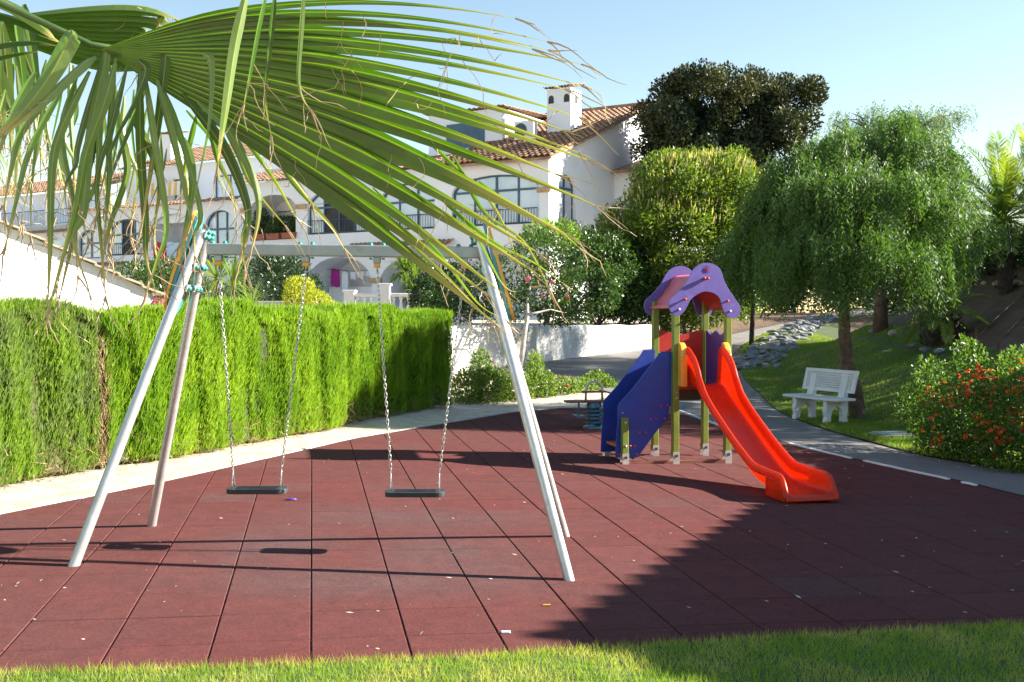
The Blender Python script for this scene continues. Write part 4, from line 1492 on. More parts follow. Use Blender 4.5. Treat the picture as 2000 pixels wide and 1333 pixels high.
# ---- things on and around the houses
def cloth(name, label, u0, u1, z0, z1, v, mat, cat='towel', group=None):
    nu, nz = 8, 8
    V, Fc = [], []
    for j in range(nz + 1):
        for i in range(nu + 1):
            u = u0 + (u1 - u0) * i / nu
            z = z1 + (z0 - z1) * j / nz - .03 * math.sin(i * .8)
            V.append(hw(u, v + .05 * math.sin(i * 1.3 + j * .3) * (j / nz), z))
    for j in range(nz):
        for i in range(nu):
            a = j * (nu + 1) + i
            Fc.append((a, a + 1, a + nu + 2, a + nu + 1))
    o = mesh(name, V, Fc, MATS[mat], None, True)
    m = o.modifiers.new('thick', 'SOLIDIFY'); m.thickness = .012
    return tag(o, label, cat, group)
cloth('towel', 'dark red towel hung over the arched balcony wall', 21.35, 22.25, 4.45, 5.25, -.06, 'cloth_red')
cloth('towel', 'pale blue towel hung beside the dark red towel', 20.42, 21.3, 4.5, 5.22, -.06, 'cloth_blue')
cloth('towel', 'magenta towel on the clothes line in the lower arch', 11.2, 11.68, 2.95, 3.75, .9, 'cloth_magenta')
for k, (a, b, lo, lab) in enumerate(((10.7, 11.05, 2.75, 'long white and blue cloth hanging next to the magenta towel'), (10.25, 10.55, 3.25, 'short pale cloth second from the magenta towel on the line'), (9.8, 10.15, 3.3, 'short pale cloth in the middle of the clothes line'), (9.35, 9.7, 3.35, 'short pale cloth nearest the arch pillar on the line'))):
    cloth('laundry', lab, a, b, lo, 3.62, .9, 'cloth_white', 'laundry', 'laundry on the line in the lower arch')
mb = MB().tube([hw(12.3, .9, 3.78), hw(10.4, .9, 3.62), hw(8.65, .9, 3.7)], .012, 5)
tag(mb.build('clothes_line', MATS['iron']), 'thin line strung across the lower arch carrying laundry', 'clothes line')
def awning():
    root = empty('awning', hw(26, 4.7, 8.9))
    tag(root, 'yellow and white striped awning on the roof terrace', 'awning')
    o = -Vector(root.location)
    n = 13
    for i in range(n):
        a, b = 25.3 + 3.0 * i / n, 25.3 + 3.0 * (i + 1) / n
        V = [hw(a, 4.95, 9.05) + o, hw(b, 4.95, 9.05) + o, hw(b, 4.35, 8.98) + o, hw(a, 4.35, 8.98) + o, hw(b, 4.3, 8.2) + o, hw(a, 4.3, 8.2) + o]
        mesh('awning_stripe', V, [(0, 1, 2, 3), (3, 2, 4, 5)], MATS['awning_yellow' if i % 2 else 'awning_white'], root)
awning()
def ac_unit():
    p = hw(3.0, 3.4, 9.55)
    root = empty('air_conditioner', p, math.atan2(HU.y, HU.x))
    tag(root, 'air conditioner with round grille beside the roof chimney', 'air conditioner')
    MB().box((0, 0, 0), (.95, .35, .8)).build('case', MATS['stucco_house'], root, bevel=.02)
    MB().tube([(.15, .18, 0), (.15, .2, 0)], .3, 18).build('grille', MATS['iron'], root)
    MB().box((0, 0, -.7), (.9, .4, .62)).build('plinth', MATS['stucco_house'], root)
ac_unit()

# ---- balustrade of the lower garden
def balustrade():
    root = empty('balustrade', (0, 0, 0))
    tag(root, 'white balustrade with turned balusters behind the hedge', 'balustrade')
    Y = 30.0
    A, B = at(690, 576, Y), at(905, 583, Y)
    zt = 2.28
    g = Tz((A.x + B.x) / 2, Y)
    d = (B - A); d.z = 0
    MB().box(((A.x + B.x) / 2, Y, zt), (d.length + .2, .24, .1)).build('rail', MATS['concrete_white'], root, bevel=.02)
    MB().box(((A.x + B.x) / 2, Y, g + .1), (d.length + .2, .26, .3)).build('plinth', MATS['concrete_white'], root, bevel=.02)
    n = 15
    prof = [(0, .06), (.06, .06), (.1, .035), (.2, .05), (.35, .085), (.5, .07), (.7, .038), (.85, .033), (.9, .05), (1, .06)]
    me = None
    hgt = zt - .05 - (g + .25)
    for i in range(n):
        x = A.x + d.x * (i + .5) / n
        if me is None:
            o = MB().tube([(0, 0, hgt * t) for t, r in prof], [r for t, r in prof], 10).build('baluster', MATS['concrete_white'], root, True)
            me = o.data
        else:
            o = link('baluster', me, None, root)
        o.location = (x, Y, g + .25)
    for px, h in ((683, 2.36), (752, 2.55), (905, 2.36)):
        p = at(px, 580, Y)
        MB().box((p.x, Y, (g + h) / 2), (.3, .3, h - g)).box((p.x, Y, h + .03), (.38, .38, .07)).build('pier', MATS['concrete_white'], root, bevel=.015)
balustrade()
def low_wall():
    Y = 25.5
    A, B = at(400, 600, Y), at(560, 600, Y)
    o = MB().box(((A.x + B.x) / 2, Y, 1.4), (B.x - A.x + 1.5, .2, 1.3)).build('garden_wall', MATS['concrete'], bevel=.02)
    tag(o, 'low grey garden wall glimpsed just above the hedge', 'wall')
low_wall()

# ================================================================== STUCCO WALL ALONG THE RAMP
def ramp_wall():
    root = empty('boundary_wall', (0, 0, 0))
    tag(root, 'long white roughcast wall beside the ramp below the shrubs', 'wall')
    A, B = Vector((-2.3, 22.9)), Vector((4.35, 31.15))
    n = 60
    d = (B - A).normalized(); nn = Vector((-d.y, d.x))
    V, Fc = [], []
    for i in range(n + 1):
        p = A.lerp(B, i / n)
        zt = 1.47 - .07 * i / n + .012 * math.sin(i * .7)
        zb = min(Tz(p.x + nn.x * -.3, p.y + nn.y * -.3), 1.0) - .3
        for s, z in ((-.11, zb), (-.11, zt - .02), (-.09, zt), (.09, zt), (.11, zt - .02), (.11, zb)):
            q = p + nn * s
            V.append((q.x, q.y, z))
    for i in range(n):
        for k in range(5):
            a = i * 6 + k
            Fc.append((a, a + 1, a + 7, a + 6))
    Fc += [(0, 1, 2, 3, 4, 5), tuple(n * 6 + k for k in (5, 4, 3, 2, 1, 0))]
    mesh('wall_body', V, Fc, MATS['stucco_rough'], root)
ramp_wall()

# ================================================================== WHITE OUTBUILDING BEHIND THE HEDGE
def outbuilding():
    root = empty('outbuilding', (-5.3, 15, 1.1))
    tag(root, 'bright white outbuilding with sloping tiled edge behind the hedge', 'outbuilding')
    o = -Vector(root.location)
    R = Vector((-5.3, 15.0, 0))
    d = Vector((-.78, -.62, 0)); back = Vector((-.62, .78, 0))
    def P(t, b, z):
        q = R + d * t + back * b
        return Vector((q.x, q.y, z)) + o
    rake = lambda t: 2.1 + .44 * t
    poly = [(0, .6), (5.6, .6), (5.6, rake(5.6)), (0, rake(0))]
    V = [P(t, b, z) for b in (0, 5) for t, z in poly]
    MB().add(V, [(3, 2, 1, 0), (4, 5, 6, 7), (0, 1, 5, 4), (1, 2, 6, 5), (2, 3, 7, 6), (3, 0, 4, 7)]).build('wall', MATS['stucco'], root)
    # roof with tile courses and a terracotta verge
    V, Fc = [], []
    n = 18
    for i in range(n):
        for e, lift in ((0, .0), (1, -.03)):
            t = -.25 + (i + e) * 5.9 / n
            for b in (-.1, 5.1):
                V.append(P(t, b, rake(t) + .02 + lift))
        k = i * 4
        Fc += [(k, k + 1, k + 3, k + 2)]
        if i: Fc.append((k - 2, k - 1, k + 1, k))
    r = mesh('roof', V, Fc, MATS['stone_tan'], root)
    m = r.modifiers.new('thick', 'SOLIDIFY'); m.thickness = .03; m.offset = 1
    # rounded gutter corner and a yellow pipe box
    MB().ball(P(-.02, .1, 1.98), .12, 12, 8).build('eave_corner', MATS['stucco'], root, True)
    MB().box(P(.06, -.05, 1.62), (.16, .16, .42)).build('corner_pier', MATS['yellow_plastic'], root, bevel=.02)
outbuilding()

# ================================================================== NEIGHBOURING HOUSE (right of the view; its roof shades the tiles)
def neighbour():
    root = empty('neighbour_house', (9, 7, plane_z(7)))
    tag(root, 'white house with tiled gable roof beyond the right edge of the play area', 'house')
    o = -Vector(root.location)
    X0, X1 = 9.3, 20
    prof = [(11.55, -.4), (11.55, 2.62), (6.28, 4.02), (1.2, 1.9), (1.2, -.4)]
    V = [Vector((x, y, z)) + o for x in (X0, X1) for y, z in prof]
    n = len(prof)
    Fc = [tuple(range(n)), tuple(reversed(range(n, 2 * n)))] + [(i, i + n, (i + 1) % n + n, (i + 1) % n) for i in range(n)]
    MB().add(V, Fc).build('wall', MATS['stucco'], root)
    # lapped tile courses; their ends stand up as teeth along the verge
    def slope(a, b, nc, nm):
        mb = MB()
        for i in range(nc):
            p0 = (a[0] + (b[0] - a[0]) * i / nc, a[1] + (b[1] - a[1]) * i / nc)
            p1 = (a[0] + (b[0] - a[0]) * (i + 1) / nc, a[1] + (b[1] - a[1]) * (i + 1) / nc)
            lift = .08
            V = []
            for x in (X0 - .3, X1):
                V += [Vector((x, p0[0], p0[1] - .06)) + o, Vector((x, p1[0], p1[1] - .06)) + o, Vector((x, p1[0], p1[1])) + o, Vector((x, p0[0] , p0[1] + lift)) + o]
            mb.add(V, [(0, 1, 2, 3), (7, 6, 5, 4), (0, 4, 5, 1), (1, 5, 6, 2), (2, 6, 7, 3), (3, 7, 4, 0)])
        mb.build(nm, MATS['terracotta'], root)
    slope((12.95, 2.33), (6.28, 4.1), 25, 'roof_slope')
    slope((.6, 1.75), (6.27, 4.1), 16, 'roof_slope')
    MB().tube([Vector((X0 - .3, 6.28, 4.1)) + o, Vector((X1, 6.28, 4.1)) + o], .09, 8).build('ridge_tiles', MATS['terracotta'], root)
neighbour()

def rebase(root, loc):
    """put a thing's origin at its base without moving its parts"""
    loc = Vector(loc)
    root.location = loc
    for c in root.children:
        c.matrix_parent_inverse = Matrix.Translation(-loc)
for o in list(COL.objects):
    if o.type == 'EMPTY' and o.parent is None and o.name.startswith('terraced_house'):
        rebase(o, {0: hw(8, 0, 1.6), 1: hw(22, 0, 1.6), 2: hw(34, 0, 1.6)}[len([k for k in COL.objects if k.name.startswith('terraced_house') and k.location.length > 1])])
rebase(bpy.data.objects['balustrade'], at(790, 600, 30.0).xy.to_3d() + Vector((0, 0, 1.3)))
rebase(bpy.data.objects['boundary_wall'], (1.0, 27, .2))
rebase(bpy.data.objects['kerb_strip'], gp(1660, 895))

# ================================================================== CYPRESS HEDGE
HEDGE = [(-6.35, 5.9), (-5.55, 7.9), (-4.79, 9.65), (-3.88, 11.75), (-3.2, 13.4), (-2.62, 15.05), (-2.17, 16.75), (-1.55, 18.3), (-1.12, 19.0)]
def hedge_part(s0, s1, mat, name_label, seed, dens, core_mat):
    r = np.random.default_rng(seed)
    C = spline(HEDGE, 200)
    seg = np.r_[0, np.cumsum(np.linalg.norm(np.diff(C, axis=0), axis=1))]
    tot = seg[-1]
    def pos(s):
        return np.interp(s, seg, C[:, 0]), np.interp(s, seg, C[:, 1])
    def nrm(s):
        a = np.array(pos(s - .3)).T; b = np.array(pos(s + .3)).T
        d = unit(np.c_[b - a, np.zeros(len(a))])
        return np.stack([d[:, 1], -d[:, 0], np.zeros(len(a))], 1)
    S0, S1 = s0 * tot, s1 * tot
    x, y = pos((S0 + S1) / 2)
    root = empty('hedge', (float(x), float(y), Tz(x, y)))
    tag(root, name_label, 'hedge')
    o = np.array(root.location)
    W = .85
    def top(s):
        return 1.64 + .05 * np.sin(s * 1.7 + 1) + .035 * np.sin(s * 4.3) + .1 * ss(0, tot, s)
    def relief(s, z):
        return (.07 * np.sin(s * 2.1 + .6 * np.sin(z * 2)) + .05 * np.sin(s * 5.3 + 1.3 * np.sin(z * 1.7 + s)) + .03 * np.sin(s * 11.7 + z * 2.3)) * .8
    # front face, top and far end
    n = int(dens * (S1 - S0) * 1.75)
    s = r.uniform(S0, S1, n)
    zz = r.random(n)
    z = zz * top(s)
    px, py = pos(s)
    N = nrm(s)
    k = relief(s, z) - .28 * np.maximum(0, zz - .86) ** 1.0 * 2 - .06 * (1 - zz) ** 3
    # holes where the dark inside shows
    hole = np.sin(s * 3.1 + 2.2 * np.sin(z * 2.3)) * np.sin(z * 4.1 + s * 1.9) * np.sin(s * 9.1 + z)
    keep = (hole < .62) | (r.random(n) < .3)
    P = np.stack([px, py, plane_z(px) + z], 1) + N * (k + r.normal(size=n) * .018)[:, None]
    streak = np.sin(s * 23 + np.sin(z * 3 + s * 7) * 1.5)
    P = P + N * (streak * .014)[:, None]
    D = N * r.uniform(.05, .6, n)[:, None] + np.stack([r.normal(size=n) * .22, r.normal(size=n) * .22, np.ones(n)], 1)
    P, D, N = P[keep], D[keep], N[keep]
    NN = N + r.normal(size=N.shape) * .5
    L = r.uniform(.05, .13, len(P)); Wd = r.uniform(.008, .018, len(P))
    # top
    m = int(dens * (S1 - S0) * .75)
    s2 = r.uniform(S0, S1, m)
    wv = r.random(m) * W
    px, py = pos(s2); N2 = nrm(s2)
    z2 = top(s2) - .1 + .06 * np.sin(s2 * 9 + wv * 7) - .1 * (np.abs(wv / W - .45)) 
    P2 = np.stack([px, py, plane_z(px) + z2], 1) - N2 * (wv - .02)[:, None]
    D2 = np.stack([r.normal(size=m) * .2, r.normal(size=m) * .2, np.ones(m)], 1)
    L2 = r.uniform(.06, .17, m) * (1 + .5 * (r.random(m) > .97)); W2 = r.uniform(.008, .017, m)
    parts = [(P, D, NN, L, Wd), (P2, D2, r.normal(size=(m, 3)), L2, W2)]
    if s1 >= .999:
        m = int(dens * W * 1.7)
        zz3 = r.random(m); w3 = r.random(m) * W
        ex, ey = pos(np.full(m, S1)); N3 = nrm(np.full(m, S1 - .3))
        T3 = np.stack([-N3[:, 1], N3[:, 0], np.zeros(m)], 1)
        P3 = np.stack([ex, ey, plane_z(ex) + zz3 * top(np.full(m, S1))], 1) - N3 * w3[:, None] + T3 * (r.normal(size=m) * .03)[:, None]
        D3 = T3 * .3 + np.stack([r.normal(size=m) * .2, r.normal(size=m) * .2, np.ones(m)], 1)
        parts.append((P3, D3, T3 + r.normal(size=T3.shape) * .5, r.uniform(.05, .13, m), r.uniform(.008, .018, m)))
    P, D, N_, L, Wd = [np.concatenate([p[i] for p in parts]) for i in range(5)]
    tag(leaves('foliage', P - o, D, N_, L, Wd, MATS[mat], root), kind='stuff')
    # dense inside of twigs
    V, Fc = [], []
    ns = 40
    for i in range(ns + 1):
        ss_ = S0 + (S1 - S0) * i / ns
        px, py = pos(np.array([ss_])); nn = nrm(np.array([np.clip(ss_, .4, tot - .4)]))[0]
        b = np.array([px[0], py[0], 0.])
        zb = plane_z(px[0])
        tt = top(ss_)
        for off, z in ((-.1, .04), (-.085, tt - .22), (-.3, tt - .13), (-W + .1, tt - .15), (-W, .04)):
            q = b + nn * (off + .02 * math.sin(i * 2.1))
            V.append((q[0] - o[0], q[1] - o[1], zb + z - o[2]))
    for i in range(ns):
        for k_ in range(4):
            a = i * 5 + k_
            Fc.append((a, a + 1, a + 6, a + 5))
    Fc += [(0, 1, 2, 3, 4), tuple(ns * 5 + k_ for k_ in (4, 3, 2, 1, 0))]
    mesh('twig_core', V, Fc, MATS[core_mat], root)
    # bare dry twigs at the foot
    m = int(130 * (S1 - S0))
    s4 = r.uniform(S0, S1, m)
    px, py = pos(s4); N4 = nrm(s4)
    P4 = np.stack([px, py, plane_z(px) + r.random(m) ** 2 * .35], 1) + N4 * r.uniform(-.05, .06, m)[:, None]
    D4 = N4 * r.uniform(.2, 1, m)[:, None] + r.normal(size=(m, 3)) * .5
    tag(blades('dry_twigs', P4 - o, D4, r.normal(size=(m, 3)), r.uniform(.08, .25, m), .006, MATS['dry_twig'], root), kind='stuff')
    return root, pos, nrm, tot, o
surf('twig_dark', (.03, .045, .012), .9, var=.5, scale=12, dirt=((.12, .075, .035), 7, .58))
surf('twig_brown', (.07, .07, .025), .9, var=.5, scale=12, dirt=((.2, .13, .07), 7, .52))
hedge_part(0, .375, 'hedge_leaf_old', 'clipped green cypress hedge section left of the brown gap', 11, 9500, 'twig_brown')
R2 = hedge_part(.385, 1.0, 'hedge_leaf', 'long bright yellow green cypress hedge behind the swing frame', 12, 9500, 'twig_dark')
def gap_twigs():
    """brown dead stems in the joint between the two hedge sections"""
    root, pos, nrm, tot, o = R2
    s = np.full(420, .38 * tot) + rng.normal(size=420) * .05
    px, py = pos(s); N = nrm(s)
    P = np.stack([px, py, plane_z(px) + rng.random(420) * 1.35], 1) + N * rng.uniform(-.1, .03, 420)[:, None]
    D = np.stack([rng.normal(size=420) * .5, rng.normal(size=420) * .5, np.ones(420)], 1)
    tag(blades('dead_stems', P - o, D, rand_dirs(420), rng.uniform(.06, .22, 420), .007, MATS['dry_twig'], root), kind='stuff')
gap_twigs()

# ================================================================== SHRUBS AND TREES
def px_blob(px, py, Y, rx, ry, depth):
    """an ellipsoid of foliage: rx, ry as they show, depth in metres"""
    k = Y / F_PX
    return (tuple(at(px, py, Y)), (rx * k, depth, ry * k))
def flower_mesh(name, mat, r, petals=9):
    V, Fc = [], []
    rr = np.random.default_rng(5)
    for k in range(petals):
        d = rr.normal(size=3); d[2] = abs(d[2]) + .2; d /= np.linalg.norm(d)
        c = d * r
        a = np.cross(d, [.3, .2, .9]); a /= np.linalg.norm(a); b = np.cross(d, a)
        s = r * .55
        n = len(V)
        V += [tuple(c + a * s), tuple(c + b * s), tuple(c - a * s), tuple(c - b * s)]
        Fc.append((n, n + 1, n + 2, n + 3))
    me = bpy.data.meshes.new(name)
    me.from_pydata(V, [], Fc)
    me.materials.append(MATS[mat])
    return me
FL_OR = flower_mesh('flower_head', 'flower_orange', .022, 12)
FL_RE = flower_mesh('flower_head', 'flower_red', .022, 12)
FL_PK = flower_mesh('flower_head', 'flower_pink', .05, 14)
FL_WH = flower_mesh('flower_head', 'flower_white', .02, 8)
def bush(name, label, cat, blobs, n, L, W, mat, group=None, shell=.55, up=.3, clump=0.0, per=1, stems=5, bark='bark', base=None, droop=0.0, bend=.08, flowers=None, bunch=1):
    cs = np.array([b[0] for b in blobs])
    if base is None:
        x, y = cs[:, 0].mean(), cs[:, 1].mean()
        base = Vector((x, y, Tz(x, y)))
    base = Vector(base)
    root = empty(name, base)
    tag(root, label, cat, group)
    o = np.array(base)
    P, O = blob_points(blobs, n, shell, clump, per)
    k = len(P)
    D = O * .8 + rng.normal(size=(k, 3)) * .6 + np.array([0, 0, up]) - np.array([0, 0, droop])
    N = O * 1.3 + rng.normal(size=(k, 3)) * .5 + np.array([0, 0, .2])
    tag(leaves('foliage', P - o, D, N, rng.uniform(L * .6, L * 1.25, k), rng.uniform(W * .7, W * 1.2, k), MATS[mat], root, bend), kind='stuff')
    if stems:
        mb = MB()
        big = sorted(blobs, key=lambda b: -b[1][0] * b[1][2])[:stems]
        for c, r in big:
            limb(mb, (rng.normal() * .06, rng.normal() * .06, -.05), Vector(c) - base, .045, .012, .05, 6, 6)
        mb.build('stem', MATS[bark], root, True)
    if flowers:
        for me, cnt, zmin in flowers:
            Pf, Of = blob_points(blobs, cnt * 3, .98)
            front_ = (Of[:, 1] < .25) & (Of[:, 2] > zmin)
            Pf, Of = Pf[front_][:max(1, cnt // bunch)], Of[front_][:max(1, cnt // bunch)]
            Pf, Of = np.repeat(Pf, bunch, 0) + rng.normal(size=(len(Pf) * bunch, 3)) * (.05 if bunch > 1 else 0), np.repeat(Of, bunch, 0)
            for p, q in zip(Pf, Of):
                M = Matrix.Translation(Vector(p - o) + Vector(q) * .03) @ Vector(q + np.array([0, 0, .6])).to_track_quat('Z', 'Y').to_matrix().to_4x4() @ Matrix.Scale(rng.uniform(.75, 1.35), 4)
                link('flower_head', me, None, root, mw=M)
    return root

# ---- lantana with orange flowers, right
LB = []
for px, py, Y, rx, ry, d in ((1905, 815, 13.2, 92, 85, .65), (1985, 810, 12.7, 80, 95, .7), (1840, 830, 13.9, 66, 62, .55), (1960, 880, 12.6, 70, 50, .55), (1890, 720, 13.8, 38, 60, .35), (1880, 690, 13.9, 13, 38, .12), (1990, 730, 13.2, 40, 55, .4), (1800, 790, 14.4, 45, 45, .4), (1765, 800, 14.5, 22, 22, .2), (1815, 730, 14.3, 30, 35, .3), (1930, 745, 13.6, 40, 45, .4), (1860, 860, 13.6, 60, 42, .5), (2060, 800, 12.9, 80, 110, .8), (1975, 720, 13.6, 22, 38, .2)):
    LB.append(px_blob(px, py, Y, rx, ry, d))
bush('lantana_bush', 'large lantana bush covered in orange red flowers at the path edge', 'bush', LB, 19000, .06, .036, 'lantana_leaf', shell=.35, up=.5, stems=9, base=(6.3, 13.5, Tz(6.3, 13.5)), flowers=[(FL_OR, 210, -.45), (FL_RE, 84, -.6)], bunch=3)
# ---- lantana row at the far edge of the tiles
def far_lantana():
    blobs = []
    for px, py, Y, rx, ry, d in ((915, 765, 20.0, 32, 40, .4), (940, 725, 20.3, 20, 36, .25), (960, 760, 20.2, 38, 38, .4), (1005, 765, 20.6, 38, 33, .4), (1045, 725, 21.2, 17, 32, .25), (1050, 760, 21.0, 38, 32, .4), (1095, 766, 21.4, 36, 25, .4), (1135, 768, 21.8, 32, 24, .4), (1165, 757, 22.4, 30, 26, .4), (1190, 765, 22.4, 20, 20, .4)):
        blobs.append(px_blob(px, py - 3, Y, rx * 1.08, ry * 1.12, d))
    return blobs
bush('lantana_bush', 'low lantana row with few flowers between the tiles and white wall', 'bush', far_lantana(), 15000, .065, .038, 'lantana_pale', shell=.35, up=.5, stems=8, base=(.4, 20.9, Tz(.4, 20.9)), flowers=[(FL_RE, 22, .2), (FL_WH, 26, -.9)])
# ---- shrub tree with pale forked trunk in front of the wall
def pale_tree():
    root = bush('flowering_shrub_tree', 'dark leafy shrub tree with pale forked trunk rising before the white wall', 'tree',
         [px_blob(*b) for b in ((930, 570, 25, 60, 50, .8), (1000, 540, 24.6, 65, 55, .9), (1075, 560, 25.2, 60, 60, .9), (1050, 490, 25, 50, 40, .7), (985, 600, 24.8, 60, 32, .7), (1090, 610, 25.4, 50, 28, .7), (1105, 520, 25.6, 40, 45, .7), (900, 600, 25, 40, 30, .6), (870, 575, 26, 50, 45, .7), (850, 600, 26, 40, 30, .6))],
         13000, .1, .042, 'shrub_leaf', shell=.5, up=.1, clump=.05, per=4, stems=0, base=on(-.08, 23.9), flowers=[(FL_PK, 9, -.5)])
    o = root.location
    mb = MB()
    A = at(1012, 745, 23.9); B = at(1030, 620, 24.1)
    mb.tube([A - o, at(1018, 700, 23.9) - o, at(1024, 655, 24.0) - o, B - o, at(1030, 580, 24.4) - o, at(1044, 530, 24.7) - o], [.075, .062, .055, .045, .03, .015], 9)
    mb.tube([at(1028, 615, 24.05) - o, at(1050, 611, 24.2) - o, at(1075, 605, 24.4) - o, at(1105, 612, 24.6) - o], [.03, .026, .02, .01], 7)
    mb.tube([at(1020, 662, 24) - o, at(1000, 640, 24.2) - o, at(990, 620, 24.4) - o, at(975, 580, 24.6) - o], [.03, .022, .018, .01], 7)
    mb.build('trunk', MATS['bark_pale'], root, True)
pale_tree()
# ---- bright leafy shoots right above it
bush('young_shrub', 'light green leafy shoots in front of the gable window', 'shrub', [px_blob(*b) for b in ((1060, 455, 27, 40, 25, .6), (1095, 460, 27.4, 40, 32, .6), (1035, 475, 27, 30, 20, .5))], 1600, .12, .05, 'shrub_light', shell=.3, up=.6, stems=3)
# ---- dense glossy shrubs over the wall
bush('glossy_shrub', 'glossy dark shrub spilling over the white wall behind the play tower', 'shrub', [px_blob(*b) for b in ((1150, 570, 30.5, 60, 50, 1), (1210, 575, 32, 60, 48, 1), (1268, 578, 33.5, 55, 45, 1), (1180, 510, 31.5, 55, 50, 1), (1240, 520, 33, 50, 45, 1), (1325, 580, 35, 55, 45, 1), (1135, 490, 31, 35, 40, .9), (1300, 530, 34.5, 45, 45, 1), (1115, 600, 29.8, 36, 24, .6), (1230, 610, 32, 60, 18, .7))], 30000, .12, .06, 'shrub_leaf', shell=.7, up=.1, clump=.2, per=110, stems=5, base=on(2.6, 31.5), flowers=[(FL_PK, 6, -.2)])
# ---- rounded privet with yellow flower spikes
def privet():
    blobs = [px_blob(*b) for b in ((1325, 395, 34, 90, 85, 2.0), (1400, 395, 34.5, 95, 90, 2.0), (1340, 480, 33.5, 115, 90, 2.0), (1430, 460, 34.5, 75, 90, 1.8), (1265, 440, 33.5, 70, 70, 1.7), (1220, 480, 33.5, 62, 60, 1.6), (1172, 505, 33, 52, 50, 1.4), (1400, 560, 33.5, 80, 60, 1.6), (1290, 545, 33, 90, 60, 1.5), (1385, 345, 34.5, 70, 42, 1.5), (1310, 350, 34.5, 45, 42, 1.5), (1455, 400, 35, 45, 60, 1.5), (1340, 600, 33.5, 70, 40, 1.3), (1430, 590, 34, 50, 40, 1.3))]
    root = bush('privet_tree', 'rounded yellow green tree with pale flower spikes beside the gable', 'tree', blobs, 70000, .14, .06, 'privet_leaf', shell=.78, up=.25, clump=.26, per=190, stems=5, bark='bark')
    o = np.array(root.location)
    P, O = blob_points(blobs, 5200, .97)
    m = O[:, 2] > .25
    P, O = P[m], O[m]
    D = O * .6 + np.array([0, 0, 1.0]) + rng.normal(size=P.shape) * .15
    tag(leaves('flower_spikes', P - o, D, rand_dirs(len(P)), rng.uniform(.18, .34, len(P)), .055, MATS['privet_flower'], root), kind='stuff')
privet()
# ---- dark ficus behind
bush('ficus_tree', 'tall dark dense evergreen tree towering behind the house gable', 'tree', [px_blob(*b) for b in ((1330, 240, 44, 75, 75, 2.4), (1370, 195, 44, 55, 50, 2), (1430, 230, 44.5, 80, 85, 2.6), (1470, 190, 44, 55, 48, 2), (1530, 225, 44.5, 55, 62, 2), (1300, 270, 44, 50, 60, 2), (1480, 290, 44, 90, 60, 2.5), (1400, 310, 44, 90, 60, 2.5), (1330, 310, 44, 60, 50, 2), (1400, 400, 45, 150, 80, 2.5), (1555, 215, 44.5, 38, 45, 1.6), (1300, 215, 44, 42, 45, 1.6))],
     80000, .19, .1, 'ficus_leaf', shell=.85, up=.3, clump=.36, per=420, stems=6, base=on(9.2, 46))

# ---- pepper trees: weeping strands of small leaflets
def pepper(name, label, cX, cY, blobs, strands, lo, hi, mat, trunk, seedlen=.085):
    base = Vector(trunk[0])
    root = empty(name, base)
    tag(root, label, 'tree', 'weeping pepper trees')
    o = np.array(base)
    tips = max(12, strands // 34)
    P, O = blob_points(blobs, tips, .5)
    w = rng.integers(14, 56, len(P))
    P, O = np.repeat(P, w, 0), np.repeat(O, w, 0)
    k = len(P)
    P = P + rng.normal(size=(k, 3)) * np.array([.17, .17, .1])
    ln = np.repeat(rng.uniform(lo, hi, len(w)), w) * rng.uniform(.55, 1.15, k)
    PP, DD, NN = [], [], []
    step = .038
    for i in range(k):
        m = int(ln[i] / step)
        t = np.arange(m) * step
        out = O[i] * np.array([1, 1, .3])
        h = 1 - np.exp(-t * 2.5)
        q = P[i] + out[None, :] * (h * .22)[:, None] + np.array([0, 0, -1]) * t[:, None] + np.array([0, 0, 1]) * (.12 * h)[:, None]
        q = q + rng.normal(size=q.shape) * .014
        a = rng.uniform(0, 2 * pi)
        sd = np.array([cos(a), sin(a), 0])
        sg = np.where(np.arange(m) % 2, 1.0, -1.0)[:, None]
        PP.append(q)
        DD.append(sd[None, :] * sg * .75 + np.array([0, 0, -.85]) + rng.normal(size=q.shape) * .25)
        NN.append(np.tile(np.array([-sin(a), cos(a), .3]), (m, 1)) + rng.normal(size=q.shape) * .35)
    PP, DD, NN = np.vstack(PP), np.vstack(DD), np.vstack(NN)
    tag(leaves('foliage', PP - o, DD, NN, rng.uniform(seedlen * .7, seedlen * 1.35, len(PP)), rng.uniform(.016, .026, len(PP)), MATS[mat], root), kind='stuff')
    mb = MB()
    pts = [Vector(p) - base for p in trunk]
    mb.tube(pts, np.interp(np.linspace(0, 1, len(pts)), [0, .1, .4, 1], [.2, .15, .125, .085]).tolist(), 14)
    fork = pts[-1]
    mb.build('trunk', MATS['bark'], root, True)
    lb = MB()
    for c, r in blobs:
        end = Vector(c) - base
        mid = fork.lerp(end, .45) + Vector((0, 0, .35))
        pp = [Vector(v) for v in spline([fork - Vector((0, 0, .15)), mid, end], 8)]
        lb.tube(pp, np.linspace(.07, .012, 8).tolist(), 7)
        for _ in range(2):
            e2 = end + Vector(rng.normal(size=3)) * .3 * r[2]
            lb.tube([pp[4], pp[4].lerp(e2, .5) + Vector((0, 0, .12)), e2], [.03, .018, .007], 6)
    lb.build('branches', MATS['bark'], root, True)
    return root
tb = on(6.2, 18.5)
